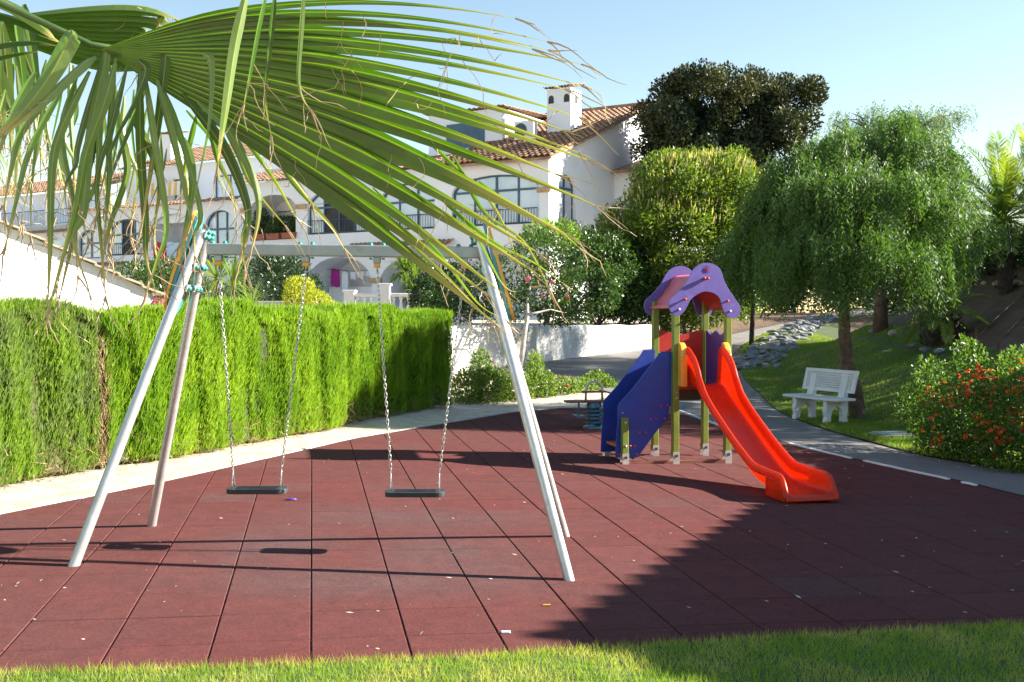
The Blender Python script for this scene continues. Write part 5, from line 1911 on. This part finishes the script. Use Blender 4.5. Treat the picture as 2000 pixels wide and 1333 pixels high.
pepper('pepper_tree', 'weeping pepper tree with brown trunk growing behind the white bench', 6.2, 18.5,
       [px_blob(*b) for b in ((1570, 345, 18.2, 70, 50, 1.0), (1640, 300, 18.6, 60, 45, 1.0), (1720, 275, 18.8, 70, 45, 1.1), (1800, 300, 18.6, 65, 45, 1.0), (1850, 370, 18.4, 50, 55, .9), (1530, 400, 18, 55, 50, .9), (1620, 390, 17.2, 80, 55, 1.0), (1710, 370, 17.3, 80, 60, 1.0), (1790, 400, 17.4, 75, 60, 1.0), (1865, 440, 18.2, 40, 55, .8), (1500, 470, 18.2, 55, 50, .9), (1580, 480, 16.9, 65, 45, .8), (1660, 480, 16.7, 70, 45, .9), (1750, 490, 16.7, 75, 45, .9), (1835, 505, 17.6, 55, 45, .8), (1460, 510, 18.6, 40, 40, .7), (1600, 430, 19.6, 80, 60, .9), (1760, 440, 19.8, 90, 60, .9), (1680, 340, 19.6, 80, 50, .9))],
       9500, .35, 1.05, 'pepper_leaf', [tb - Vector((0, 0, .1)), tb + Vector((-.02, 0, .12)), at(1671, 770, 18.5), at(1654, 710, 18.5), at(1649, 650, 18.5), at(1650, 590, 18.45), at(1655, 530, 18.4)])
tb2 = on(9.6, 27.0)
pepper('pepper_tree', 'wispy pale weeping tree top showing above the pepper tree', 9.6, 27,
       [px_blob(*b) for b in ((1660, 235, 27, 30, 30, .8), (1720, 235, 27, 40, 25, .8), (1790, 225, 27, 50, 25, .8), (1850, 225, 27.3, 30, 22, .6), (1750, 270, 27, 90, 40, 1), (1640, 275, 27, 40, 30, .8), (1850, 320, 27, 30, 40, .8), (1650, 360, 27, 70, 50, 1.8), (1750, 350, 27, 90, 50, 1.8), (1700, 430, 26.5, 80, 50, 1.8), (1800, 430, 26.5, 60, 50, 1.6))],
       4200, .4, 1.1, 'pepper_pale', [tb2, tb2 + Vector((0, 0, 1.5)), tb2 + Vector((.1, 0, 3.0)), at(1740, 330, 27)], .07)
# ---- thin young trunk beside the ramp
def sapling():
    b = on(7.35, 31.8)
    root = bush('young_tree', 'slim young tree with thin dark trunk between ramp and stones', 'tree', [px_blob(*b_) for b_ in ((1465, 540, 32, 60, 60, 1), (1500, 500, 32, 50, 50, 1), (1440, 500, 32, 50, 50, 1))], 9000, .1, .04, 'shrub_leaf', stems=0, base=b, clump=.07, per=4)
    MB().tube([Vector((0, 0, -.1)), Vector((.02, 0, .6)), Vector((.05, 0, 1.2)), Vector((.03, 0, 2.2))], [.085, .075, .065, .04], 9).build('trunk', MATS['bark_dark'], root, True)
sapling()

# ---- date palms on the bank
def date_palm(label, base, hub, n, length, trunk_r, up0, group, boots=True):
    base, hub = Vector(base), Vector(hub)
    root = empty('date_palm', base)
    tag(root, label, 'palm', group)
    mb = MB()
    h = (hub - base).length
    pts = [Vector((0, 0, -.2)) + (hub - base) * 0, (hub - base) * .25, (hub - base) * .55, (hub - base) * .85, hub - base]
    mb.tube(pts, [trunk_r * .9, trunk_r, trunk_r * 1.1, trunk_r * 1.15, trunk_r * .6], 14)
    mb.build('trunk', MATS['bark_dark'], root, True)
    if boots:
        m = 130
        a = rng.uniform(0, 2 * pi, m); z = rng.random(m) ** .8 * h
        rad = trunk_r * 1.02
        P = np.stack([np.cos(a) * rad, np.sin(a) * rad, z * .97], 1)
        P[:, :2] += np.array((hub - base).xy)[None, :] * (z / h)[:, None]
        O = np.stack([np.cos(a), np.sin(a), np.full(m, .9)], 1)
        tag(leaves('leaf_bases', P, O, np.stack([np.cos(a), np.sin(a), np.zeros(m) - .4], 1), rng.uniform(.12, .22, m), .1, MATS['dry_dark'], root, .1), kind='stuff')
    for i in range(n):
        a = 2 * pi * (i * .618) + rng.normal() * .1
        el = up0 * (1 - (i / n) * 1.15) + rng.normal() * .06
        L = length * rng.uniform(.85, 1.1)
        d = Vector((cos(a) * cos(el), sin(a) * cos(el), sin(el)))
        pts, p, v = [], hub - base, d.copy()
        m = 22
        for k in range(m):
            pts.append(p.copy())
            p = p + v * (L / m)
            v = (v + Vector((0, 0, -.055 - .03 * k / m))).normalized()
        pts = np.array(pts)
        fr = MB().tube([Vector(q) for q in pts[::3]], np.linspace(.022, .005, len(pts[::3])).tolist(), 5).build('frond', MATS['date_palm_leaf'], root)
        tt = np.linspace(.12, .99, 70)
        idx = tt * (m - 1)
        Q = np.stack([np.interp(idx, np.arange(m), pts[:, c]) for c in range(3)], 1)
        G = np.gradient(Q, axis=0); G = unit(G)
        side = unit(np.cross(G, np.array([0, 0, 1.0])))
        upv = np.cross(side, G)
        for sg in (-1, 1):
            pass
        P2 = np.vstack([Q, Q])
        D2 = np.vstack([G * .75 + side * .8 + upv * .25, G * .75 - side * .8 + upv * .25]) + rng.normal(size=(140, 3)) * .08
        D2[:, 2] -= .12
        ll = np.interp(tt, [.12, .35, .8, 1], [.16, .36, .3, .14]) * length / 1.8
        tag(leaves('leaflets', P2, D2, np.vstack([upv, upv]) + rng.normal(size=(140, 3)) * .1, np.r_[ll, ll], .022, MATS['date_palm_leaf'], fr), kind='stuff')
    return root
leaf('dry_dark', (.05, .035, .025), (.12, .08, .05), fac=.1, rough=.9)
pb1 = at(1965, 545, 25.0)
date_palm('leafy date palm high on the bank at the right edge', on(pb1.x, 25.0, -.1), at(1958, 430, 25.0), 36, 2.2, .17, 1.45, 'date palms on the bank')
pb2 = at(1836, 685, 23.3)
date_palm('stubby date palm with dark knobbly trunk at the foot of the bank', on(pb2.x, 23.3, -.1), at(1838, 618, 23.3), 22, 1.25, .33, 1.4, 'date palms on the bank')
pb3 = at(2045, 500, 27.5)
date_palm('bushy date palm half out of view behind the bank top', on(pb3.x, 27.5, -.1), at(2030, 400, 27.5), 26, 2.4, .2, 1.4, 'date palms on the bank')
bush('bank_shrub', 'dark shrub on top of the bank below the palms', 'shrub', [px_blob(*b) for b in ((1990, 490, 30, 60, 45, 1.2), (1930, 510, 29, 50, 45, 1.2), (2000, 500, 27.5, 60, 40, 1.0), (1900, 500, 28, 40, 40, 1.0))], 9000, .14, .05, 'shrub_leaf', stems=3, clump=.1, per=4)
# unseen shrubs added beyond the right edge to shade bank and back lawn
for k, (x, y, h, r, lab) in enumerate(((17.5, 24.5, 3.0, 1.9, 'broad unseen shrub added for shade on the bank top right of the palms'), (17.6, 20.5, 3.4, 1.8, 'rounded unseen shrub added for shade on the bank nearest the neighbouring house'), (19.5, 31, 3.4, 2.2, 'tall unseen shrub added for shade on the bank behind the palms'), (18.6, 27.6, 3.2, 2.0, 'dense unseen shrub added for shade on the bank top between the other bank shrubs'), (15.2, 17.6, 3.0, 1.4, 'small unseen shrub added for shade low on the bank near the neighbouring house'))):
    z = Tz(x, y)
    bush('bank_shrub', lab, 'shrub', [((x, y, z + h * .6), (r, r, h * .45)), ((x + .5, y - 1.0, z + h * .45), (r * .8, r * .8, h * .4)), ((x - .3, y + 1.1, z + h * .5), (r * .8, r * .9, h * .42))], 5200, .2, .1, 'shrub_dark', stems=3, clump=.15, per=4, base=(x, y, z))

bush('ramp_hedge', 'dark leafy thicket beyond the top of the ramp', 'shrub', [px_blob(*b) for b in ((1340, 600, 52, 50, 30, 1.4), (1420, 595, 54, 55, 32, 1.6), (1500, 590, 56, 60, 35, 1.6), (1590, 585, 55, 60, 40, 1.6), (1680, 590, 50, 60, 40, 1.6), (1770, 600, 46, 60, 35, 1.6), (1520, 560, 56, 60, 40, 1.6), (1600, 555, 55, 60, 45, 1.6), (1680, 560, 52, 60, 45, 1.6), (1760, 565, 44, 60, 40, 1.6), (1840, 555, 41, 60, 50, 1.6), (1560, 500, 51, 70, 50, 1.6), (1700, 500, 50, 90, 50, 1.6), (1850, 490, 44, 70, 50, 1.6))], 20000, .24, .12, 'shrub_dark', stems=4, clump=.35, per=60, base=on(17.5, 50))
# ---- stones of the dry channel
def rock_mesh(seed, mat):
    bm = bmesh.new()
    bmesh.ops.create_icosphere(bm, subdivisions=1, radius=.5)
    r = random.Random(seed)
    for v in bm.verts:
        v.co *= r.uniform(.72, 1.15)
        v.co.z *= .75
    me = bpy.data.meshes.new('stone')
    bm.to_mesh(me); bm.free()
    me.materials.append(MATS[mat])
    return me
ROCKS = [rock_mesh(i, 'stone_grey') for i in range(6)]
ROCKT = [rock_mesh(i + 20, 'stone_tan') for i in range(4)]
def channel():
    c = spline([(1478, 712), (1500, 690), (1530, 668), (1560, 648), (1590, 632), (1618, 622)], 30)
    root = empty('stone_channel', (0, 0, 0))
    tag(root, 'dry drainage channel lined with loose grey stones on the slope', 'stone channel')
    pts = []
    def terr(px, py):
        """walk along the sight line down to the slope"""
        r = ray(px, py)
        Y = np.arange(18, 60, .1)
        z = CAM_H + r.z / r.y * Y
        hit = np.nonzero(z <= T(r.x / r.y * Y, Y) + .02)[0]
        return at(px, py, float(Y[hit[0]]) if len(hit) else 45.0)
    rr = np.random.default_rng(3)
    P = []
    for _ in range(1400):
        t = rr.random() ** 1.2
        i = t * 29
        px = np.interp(i, range(30), c[:, 0]); py = np.interp(i, range(30), c[:, 1])
        w = 42 - 26 * t
        px += rr.uniform(-w, w); py += rr.uniform(-w, w) * .28
        if px < 1440: continue
        p = terr(px, py)
        s = rr.uniform(.16, .42)
        if all((p - q).length > (s + s2) * .36 for q, s2 in P): P.append((p, s))
    rebase_loc = P[0][0].copy()
    root.location = rebase_loc
    for p, s in P[:230]:
        me = random.choice(ROCKS) if rr.random() > .07 else random.choice(ROCKT)
        M = Matrix.Translation(p - rebase_loc + Vector((0, 0, s * .12))) @ Matrix.Rotation(rr.uniform(0, 6.3), 4, 'Z') @ Matrix.Rotation(rr.normal() * .3, 4, 'X') @ Matrix.Diagonal((s * rr.uniform(.9, 1.7), s, s * .62, 1))
        link('stone', me, None, root, mw=M)
    return terr
terr = channel()
# ---- boulders along the foot and top of the bank
BLD = [(1893, 556, 26, 'tan boulder leftmost on the ledge below the palms', 'top'), (1921, 557, 14, 'tan boulder second from the left on the palm ledge', 'top'), (1950, 560, 26, 'tan boulder third from the left on the palm ledge', 'top'), (1985, 560, 30, 'tan boulder at the picture edge on the palm ledge', 'top'),
       (1782, 680, 22, 'small grey boulder left of the stubby palm', 'foot'), (1808, 688, 24, 'pale boulder right in front of the stubby palm', 'foot'), (1834, 693, 26, 'pale flat boulder right of the stubby palm foot', 'foot'), (1868, 690, 22, 'grey boulder half hidden behind the orange flowers', 'foot'), (1745, 657, 24, 'tan boulder on bare soil behind the pepper trunk', 'foot'), (1708, 652, 22, 'grey boulder on bare soil right of the pepper trunk', 'foot'), (1728, 690, 12, 'small stone on the dark soil near the lawn edge', 'foot')]
for px, py, s, lab, k in BLD:
    p = terr(px, py)
    sc = s * p.y / F_PX * 1.1
    me = random.choice(ROCKT if 'tan' in lab else ROCKS)
    o = link('boulder', me, None, None, mw=Matrix.Translation(p + Vector((0, 0, sc * .2))) @ Matrix.Rotation(random.uniform(0, 6), 4, 'Z') @ Matrix.Diagonal((sc * 1.25, sc, sc * .9, 1)))
    m = o.modifiers.new('round', 'SUBSURF'); m.levels = 1; m.render_levels = 1
    tag(o, lab, 'boulder', 'boulders on the bank')
# ---- rusty stakes with a wire
SP = []
for px, py, lab in ((1903, 722, 'rusty stake nearer the flowering bush top'), (1947, 722, 'rusty stake nearer the picture edge')):
    p = terr(px, py)
    q = at(px + 4, 642, p.y)
    o = MB().tube([p - Vector((0, 0, .2)), q], .02, 7).build('stake', MATS['rust'])
    tag(o, lab, 'stake', 'stakes on the bank')
    SP.append(q)
mb = MB()
for a, b in (((1915, 655), (2000, 575)), ((1960, 660), (2060, 560))):
    A, B = terr(*a), terr(*b)
    mb.tube([A + Vector((0, 0, .03)), A.lerp(B, .5) + Vector((0, 0, .05)), B + Vector((0, 0, .03))], .012, 6)
tag(mb.build('irrigation_hose', MATS['rust']), 'thin dark hose lines running up the bare bank', 'hose')

# ---- garden plants between hedge and houses
bush('oleander', 'dark dense shrub mass behind the hedge left of centre', 'shrub', [px_blob(*b) for b in ((510, 555, 27, 50, 55, 1), (560, 545, 27.5, 45, 55, 1), (590, 570, 28, 40, 40, .9), (470, 580, 26.5, 40, 35, .8), (535, 520, 28, 45, 25, .8))], 9000, .11, .04, 'shrub_dark', stems=4, clump=.07, per=4, up=.2)
bush('garden_shrub', 'dark green shrub behind the hedge below the red towel', 'shrub', [px_blob(*b) for b in ((300, 560, 24, 40, 35, .8), (345, 555, 24.5, 40, 40, .8), (270, 540, 25, 40, 25, .8), (320, 530, 26, 60, 22, .8), (390, 570, 24, 30, 25, .6))], 6500, .1, .045, 'shrub_leaf', stems=4, clump=.07, per=4, flowers=[(FL_PK, 4, -.3)])
bush('golden_shrub', 'bright yellow green shrub rising over the middle of the hedge', 'shrub', [px_blob(*b) for b in ((585, 580, 22, 32, 38, .5), (615, 595, 22, 35, 26, .5), (645, 605, 22, 25, 16, .4), (570, 560, 22, 14, 16, .3), (600, 560, 22, 14, 14, .3))], 3600, .075, .03, 'shrub_yellow', stems=4, up=.9)
bush('round_shrub', 'dark rounded shrub between the yucca and the shrub tree', 'shrub', [px_blob(*b) for b in ((850, 565, 27, 42, 45, .9), (890, 555, 27.5, 40, 45, .9), (830, 590, 27, 30, 30, .7))], 6500, .09, .04, 'shrub_dark', stems=3, clump=.06, per=4, flowers=[(FL_PK, 2, -.2)])
bush('planted_trough', 'clipped greenery standing behind the terracotta planters on the balcony', 'plant', [((*hw(14.0, .5, 5.75).xy, 5.75), (.9, .5, .45)), ((*hw(15.2, .5, 5.75).xy, 5.75), (.75, .45, .5)), ((*hw(15.55, .5, 6.2).xy, 6.2), (.35, .3, .45)), ((*hw(13.2, .5, 5.7).xy, 5.7), (.4, .3, .4))], 5200, .1, .05, 'shrub_leaf', stems=0, base=hw(14.3, .5, 5.12), up=.4)
for u, lab in ((13.3, 'terracotta planter box nearest the big arched window'), (14.25, 'terracotta planter box in the middle of the arched balcony'), (15.2, 'terracotta planter box farthest left on the arched balcony')):
    root = empty('planter_box', hw(u, -.02, 5.12), math.atan2(HU.y, HU.x))
    tag(root, lab, 'planter', 'planter boxes on the balcony')
    MB().add([(-.36, -.11, 0), (.36, -.11, 0), (.36, .11, 0), (-.36, .11, 0), (-.4, -.14, .24), (.4, -.14, .24), (.4, .14, .24), (-.4, .14, .24)], [(3, 2, 1, 0), (4, 5, 6, 7), (0, 1, 5, 4), (1, 2, 6, 5), (2, 3, 7, 6), (3, 0, 4, 7)]).build('trough', MATS['plant_pot'], root, bevel=.01)
    MB().box((0, 0, .245), (.84, .31, .04)).build('rim', MATS['plant_pot'], root, bevel=.008)
def rosette(name, label, cat, base, hubs, n, L, W, mat, bark='bark', el0=1.4, group=None):
    base = on(Vector(base).x, Vector(base).y)
    root = empty(name, base)
    tag(root, label, cat, group)
    mb = MB()
    for h in hubs:
        h = Vector(h)
        mb.tube([Vector((0, 0, -.05)), (h - base) * .5 + Vector((.02, 0, 0)), h - base], [.07, .06, .05], 9)
        a = rng.uniform(0, 2 * pi, n); el = el0 - rng.random(n) * (el0 + .5)
        D = np.stack([np.cos(a) * np.cos(el), np.sin(a) * np.cos(el), np.sin(el)], 1)
        P = np.tile(np.array(h - base), (n, 1)) + D * .04
        S = np.stack([-np.sin(a), np.cos(a), np.zeros(n)], 1)
        N = np.cross(S, D)
        # two-piece blades that arch over
        l1 = rng.uniform(L * .8, L * 1.2, n)
        V = np.empty((n, 6, 3), np.float32)
        mid = P + D * (l1 * .55)[:, None]
        D2 = D + np.array([0, 0, -.45]); D2 = unit(D2)
        V[:, 0] = P + S * W * .35; V[:, 1] = P - S * W * .35
        V[:, 2] = mid - S * W * .5; V[:, 3] = mid + S * W * .5
        V[:, 4] = mid + D2 * (l1 * .5)[:, None]; V[:, 5] = V[:, 4]
        k = np.arange(n)[:, None] * 6
        Fq = np.concatenate([k + np.array([0, 1, 2, 3])], 0)
        o1 = fastmesh('leaf_rosette', V.reshape(-1, 3), np.concatenate([np.c_[k + 0, k + 1, k + 2], np.c_[k + 0, k + 2, k + 3], np.c_[k + 3, k + 2, k + 4]]), MATS[mat], root)
        tag(o1, kind='stuff')
    mb.build('stem', MATS[bark], root, True)
rosette('yucca', 'tall yucca with pale spiky rosette on the terrace before the arch', 'plant', at(808, 590, 32), [at(790, 530, 32), at(815, 545, 32.2), at(812, 575, 31.8)], 110, .8, .07, 'yucca_leaf')
rosette('fan_plant', 'feathery palm like plant behind the hedge under the swing beam', 'plant', at(455, 600, 22), [at(455, 560, 22)], 90, .75, .03, 'shrub_light')
rosette('fan_plant', 'spiky grey green plant just over the hedge right of the frame legs', 'plant', at(490, 605, 20), [at(490, 600, 20)], 90, .5, .025, 'yucca_leaf')
rosette('fan_plant', 'green palm seedling with arching leaves below the beam', 'plant', at(415, 600, 23), [at(425, 545, 23)], 80, .9, .04, 'date_palm_leaf')
q = at(325, 583, 17)
root = bush('geranium', 'small pink flowering plant peeping over the hedge beside the outbuilding', 'plant', [((q.x, q.y, q.z - .05), (.12, .1, .08))], 200, .05, .03, 'shrub_light', stems=1, flowers=[(FL_PK, 6, -.2)])

# ================================================================== FAN PALM OVERHEAD
def build_fan_palm():
    root = empty('fan_palm', (-2.35, 1.7, plane_z(-2.35)))
    tag(root, 'fan palm whose big ragged fronds hang into the picture top left', 'palm')
    o = Vector(root.location)
    crown = Vector((-2.35, 1.75, 2.75)) - o
    MB().tube([Vector((0, 0, -.05)), Vector((0, .02, 1.2)), Vector((.02, .03, 2.1)), crown], [.24, .2, .2, .16], 16).build('trunk', MATS['bark'], root, True)
    n_ = Vector((.1, .72, .68)).normalized()
    HUB = at(196, 97, 2.2)
    camp = Vector((0, 0, CAM_H))
    def on_plane(px, py, hub=HUB, n=n_):
        r = ray(px, py)
        return camp + r * ((hub - camp).dot(n) / r.dot(n))
    def seg(pts3, w, parent, mat, nrm=n_, fold=.22, along=(0, 1), n=18, wprof=None, twist=0.0):
        P = spline([tuple(p) for p in pts3], n)
        V, A = [], []
        for i in range(n):
            t = i / (n - 1)
            d = Vector(P[min(i + 1, n - 1)] - P[max(i - 1, 0)]).normalized()
            s = d.cross(nrm).normalized()
            f = s.cross(d).normalized()
            if twist:
                s = Matrix.Rotation(twist * t, 3, d) @ s
                f = Matrix.Rotation(twist * t, 3, d) @ f
            ww = w * (wprof(t) if wprof else (1 - t ** 2.2) * min(1, .4 + t * 4))
            c = Vector(P[i]) - o
            V += [c + s * ww * .5, c + f * ww * fold, c - s * ww * .5]
            a = along[0] + (along[1] - along[0]) * t
            A += [(a, 1, 0), (a, 0, 0), (a, 1, 0)]
        Fc = []
        for i in range(n - 1):
            k = i * 3
            Fc += [(k, k + 1, k + 4, k + 3), (k + 1, k + 2, k + 5, k + 4)]
        ob = mesh('leaf_segment', V, Fc, MATS[mat], parent, False)
        at_ = ob.data.attributes.new('along', 'FLOAT_VECTOR', 'POINT')
        at_.data.foreach_set('vector', np.array(A, np.float32).ravel())
        return ob, P
    ends = []
    # ---------------- main frond
    pet = MB().tube([crown, (HUB - o).lerp(crown, .5) + Vector((0, .02, .1)), HUB - o + Vector((-.02, 0, .01)), HUB - o + Vector((.06, .01, 0))], [.016, .008, .007, .005], 8)
    fr = pet.build('frond', MATS['petiole'], root, True)
    N = 20
    th0, th1 = -18.5, 31.5
    dth = (th1 - th0) / (N - 1)
    for i in range(N):
        th = radians(th0 + dth * i)
        f = i / (N - 1)
        R = np.interp(f, [0, .2, .5, .75, 1], [900, 960, 1010, 990, 900]) * rng.uniform(.93, 1.05)
        split = np.interp(f, [0, .15, .4, .7, 1], [230, 300, 430, 560, 540]) * rng.uniform(.92, 1.08)
        droop = np.interp(f, [0, .25, .6, 1], [215, 150, 75, 45]) + rng.normal() * 10
        sway = rng.normal() * 9
        pts = []
        for r in np.linspace(0, R, 12):
            e = max(0, (r - split * .55) / (R - split * .55))
            x = 196 + r * cos(th) + sway * e * .2
            y = 97 + r * sin(th) + droop * e ** 1.7 + sway * e
            p = on_plane(x, y)
            p = p + n_ * (-.05 * e ** 2 * (1 if i % 2 else .4))
            pts.append(p)
        kpx = 2.3 / F_PX
        wmax = 2 * split * math.tan(radians(dth) / 2) * kpx * 1.6
        ts = split / R
        def wp(t, ts=ts):
            return (t / ts) if t < ts else max(.0, (1 - (t - ts) / (1 - ts)) ** 1.1)
        ob, P = seg(pts, wmax, fr, 'fan_leaf', fold=.3, n=26, wprof=wp, twist=rng.normal() * .25)
        ends.append((P, .45))
    def K(L, Y=None, n=n_):
        return [at(x, y, Y) if Y else on_plane(x, y) for x, y in L]
    # ---------------- strips that have folded over and hang
    hang = [([(318, 112), (324, 101), (320, 150), (306, 260), (292, 350), (272, 470)], 24), ([(398, 104), (413, 126), (410, 230), (388, 350), (360, 475)], 20), ([(483, -20), (458, 90), (442, 200), (432, 270), (424, 335)], 26),
            ([(522, -20), (505, 60), (490, 140), (474, 218)], 15), ([(538, -20), (530, 70), (523, 130), (518, 190), (534, 290)], 13), ([(594, -20), (589, 60), (583, 150), (590, 190), (606, 215)], 10),
            ([(150, 66), (138, 80), (92, 160), (30, 235), (-30, 290)], 50), ([(188, 112), (150, 142), (80, 205), (-10, 275)], 40), ([(270, 118), (287, 142), (262, 205), (222, 280), (200, 360), (182, 450)], 27),
            ([(225, 125), (205, 200), (168, 300), (150, 400), (118, 520), (84, 640)], 24), ([(200, 130), (178, 230), (170, 330), (140, 430), (103, 600)], 22), ([(175, 140), (122, 250), (102, 330), (98, 480), (92, 620)], 20),
            ([(248, 130), (218, 250), (190, 350), (198, 480), (208, 610)], 18), ([(232, 250), (246, 300), (246, 350), (212, 450), (196, 545)], 16), ([(110, 170), (42, 260), (22, 330), (4, 420)], 24), ([(70, 140), (22, 230), (-12, 330)], 26),
            ([(256, 225), (292, 290), (312, 360), (300, 450)], 16), ([(338, 250), (369, 300), (376, 370), (362, 450), (350, 520)], 18), ([(150, 150), (120, 260), (140, 380), (150, 470), (152, 560)], 20), ([(130, 160), (60, 290), (30, 400), (6, 500)], 18),
            ([(205, 200), (180, 300), (160, 390), (135, 500), (112, 600)], 18), ([(285, 170), (250, 260), (215, 350), (200, 420)], 20)]
    for k in range(0, 15):
        if k in (1, 4, 7, 10): continue
        th = radians(40 + k * 4.6 + rng.normal() * 1.5)
        r1, r2 = rng.uniform(110, 190), rng.uniform(230, 330)
        x1, y1 = 196 + r1 * cos(th), 97 + r1 * sin(th)
        x2, y2 = x1 + (r2 - r1) * cos(th) * .55, y1 + (r2 - r1) * (.35 + .65 * sin(th))
        r0 = max(0, 15 * (14 - k) + rng.normal() * 10)
        sx, sy = r0 * .86, r0 * .46
        x1, x2, y1, y2 = x1 + sx * .8, x2 + sx * .8, y1 + sy * .6, y2 + sy * .6
        hang.append(([(200 + sx, 100 + sy), (x1, y1), (x2, y2), (x2 + rng.normal() * 12, y2 + rng.uniform(30, 80)), (x2 + rng.normal() * 22 - 8, y2 + rng.uniform(95, 170))], rng.uniform(13, 21)))
    for k, (L, w) in enumerate(hang):
        Y = (on_plane(*L[0]) - camp).dot(Vector((0, 1, 0)))
        Y = Y - .05 + rng.normal() * .03
        P3 = K(L, Y)
        nr = Vector((rng.normal() * .35, -.9, .35 + rng.normal() * .25)).normalized()
        ob, P = seg(P3, w * Y / F_PX * (1.0 if w < 24 else .85), fr, 'fan_leaf_pale' if k % 4 else 'fan_leaf', nrm=nr, fold=.18, twist=rng.normal() * .6, along=(.1, 1.02))
        ends.append((P, .55))
    for k in range(34):
        x0 = rng.uniform(-10, 330)
        y0 = np.interp(x0, [0, 200, 330], [120, 110, 190]) + rng.uniform(0, 120)
        ln = rng.uniform(130, 300)
        dx = rng.normal() * 35 - 15
        L = [(x0, y0), (x0 + dx * .3 + rng.normal() * 8, y0 + ln * .3), (x0 + dx * .7 + rng.normal() * 8, y0 + ln * .7), (x0 + dx, y0 + ln)]
        Y = 2.25 + rng.random() * .45
        ob, P = seg(K(L, Y), rng.uniform(6, 11) * Y / F_PX, fr, 'fan_leaf_pale', nrm=Vector((rng.normal() * .5, -.8, .4)).normalized(), fold=.2, twist=rng.normal() * 1.2, along=(.35, 1.05))
        ends.append((P, .4))
    # ---------------- thin yellowing strips along the lower edge and the far tips
    thin = [([(420, 262), (450, 320), (482, 390), (560, 482)], 10), ([(455, 282), (520, 370), (575, 462)], 10), ([(480, 292), (545, 350), (606, 430)], 9), ([(395, 255), (410, 330), (440, 395), (452, 470)], 9), ([(520, 310), (560, 380), (640, 470), (668, 520)], 9),
            ([(720, 392), (850, 520), (930, 620), (992, 655)], 9), ([(840, 400), (920, 480), (985, 590), (1044, 585)], 9), ([(780, 250), (870, 340), (960, 430), (1010, 540)], 8), ([(880, 330), (940, 440), (1020, 500), (1080, 610)], 8), ([(690, 390), (760, 470), (860, 560), (960, 660)], 8),
            ([(350, 240), (400, 300), (420, 380), (470, 460)], 9), ([(370, 250), (350, 340), (340, 420)], 9), ([(860, 420), (960, 500), (1040, 540), (1110, 590)], 10), ([(930, 380), (1010, 440), (1080, 470), (1140, 520)], 9)]
    for L, w in thin:
        P3 = [p + n_ * .05 for p in K(L)]
        ob, P = seg(P3, w * 2.4 / F_PX * 1.2, fr, 'fan_leaf_pale', fold=.2, twist=rng.normal(), along=(.55, 1.05))
        ends.append((P, .3))
    # ---------------- a second frond behind, seen on its lit side
    hub2 = at(-70, 55, 3.0)
    pet2 = MB().tube([crown, (hub2 - o).lerp(crown, .5) + Vector((0, 0, .1)), hub2 - o], [.022, .016, .012], 8)
    fr2 = pet2.build('frond', MATS['petiole'], root, True)
    n2 = Vector((.3, -.55, .78)).normalized()
    for i in range(13):
        y1 = 14 + i * 9.5
        L = [(-70, 50), (60, 30 + i * 5), (190, y1 + 4), (285 + rng.normal() * 14, y1 + 6), (340 + rng.normal() * 30, y1 + 22 + rng.uniform(0, 12))]
        P3 = K(L, 3.0 + i * .012)
        ob, P = seg(P3, 14.5 * 3.0 / F_PX * 2.0, fr2, 'fan_leaf_pale', nrm=n2, fold=.25, wprof=lambda t: min(1, .25 + t * 1.3) * (1 - max(0, t - .72) ** 1.5 * 5.2) if t < .99 else .05, twist=rng.normal() * .15, along=(.1, .86))
        ends.append((P, .6))
    for i in range(14):
        x0, y0 = rng.uniform(-40, 60), rng.uniform(0, 130)
        dx, ln = rng.uniform(-40, 70), rng.uniform(160, 330)
        L = [(x0, y0), (x0 + dx * .4, y0 + ln * .3), (x0 + dx * .7, y0 + ln * .65), (x0 + dx * .8, y0 + ln)]
        ob, P = seg(K(L, 2.75 + rng.random() * .3), 24 * 2.8 / F_PX, fr2, 'fan_leaf' if i % 2 else 'fan_leaf_pale', nrm=Vector((rng.normal() * .3, -.8, .4)).normalized(), twist=rng.normal() * .5)
        ends.append((P, .5))
    for L, w in (([(-40, -10), (30, 20), (80, 55), (110, 80)], 34), ([(-40, 20), (40, 45), (90, 70), (120, 85)], 26), ([(-40, 100), (20, 88), (70, 85), (110, 90)], 26), ([(-40, 125), (20, 110), (80, 100)], 22)):
        seg(K(L, 2.5), w * 2.5 / F_PX * 1.2, fr2, 'fan_leaf', nrm=Vector((.2, -.6, .77)).normalized(), fold=.2)
    # ---------------- loose fibres
    mb = MB()
    for _ in range(330):
        P, lo = ends[rng.integers(len(ends))]
        i = int(len(P) * rng.uniform(lo, .99))
        p = Vector(P[min(i, len(P) - 1)]) - o
        L = rng.uniform(.03, .14)
        d = Vector((rng.normal() * .5, rng.normal() * .3, -rng.uniform(.2, 1.2))).normalized()
        pts = [p]
        for k in range(6):
            d = (d + Vector(rng.normal(size=3)) * .35 + Vector((0, 0, -.1))).normalized()
            pts.append(pts[-1] + d * L / 6)
        mb.tube(pts, [.0009] * 6 + [.0004], 3, cap=False)
    # straw ends beyond the tips
    for P, lo in ends:
        for _ in range(2):
            p = Vector(P[-2]) - o
            d = Vector(P[-1] - P[-4]).normalized()
            pts = [p]
            L = rng.uniform(.04, .12)
            for k in range(5):
                d = (d + Vector(rng.normal(size=3)) * .18 + Vector((0, 0, -.06))).normalized()
                pts.append(pts[-1] + d * L / 5)
            mb.tube(pts, np.linspace(.0022, .0005, 6).tolist(), 4, cap=False)
    tag(mb.build('leaf_fibres', MATS['straw'], root), kind='stuff')
build_fan_palm()
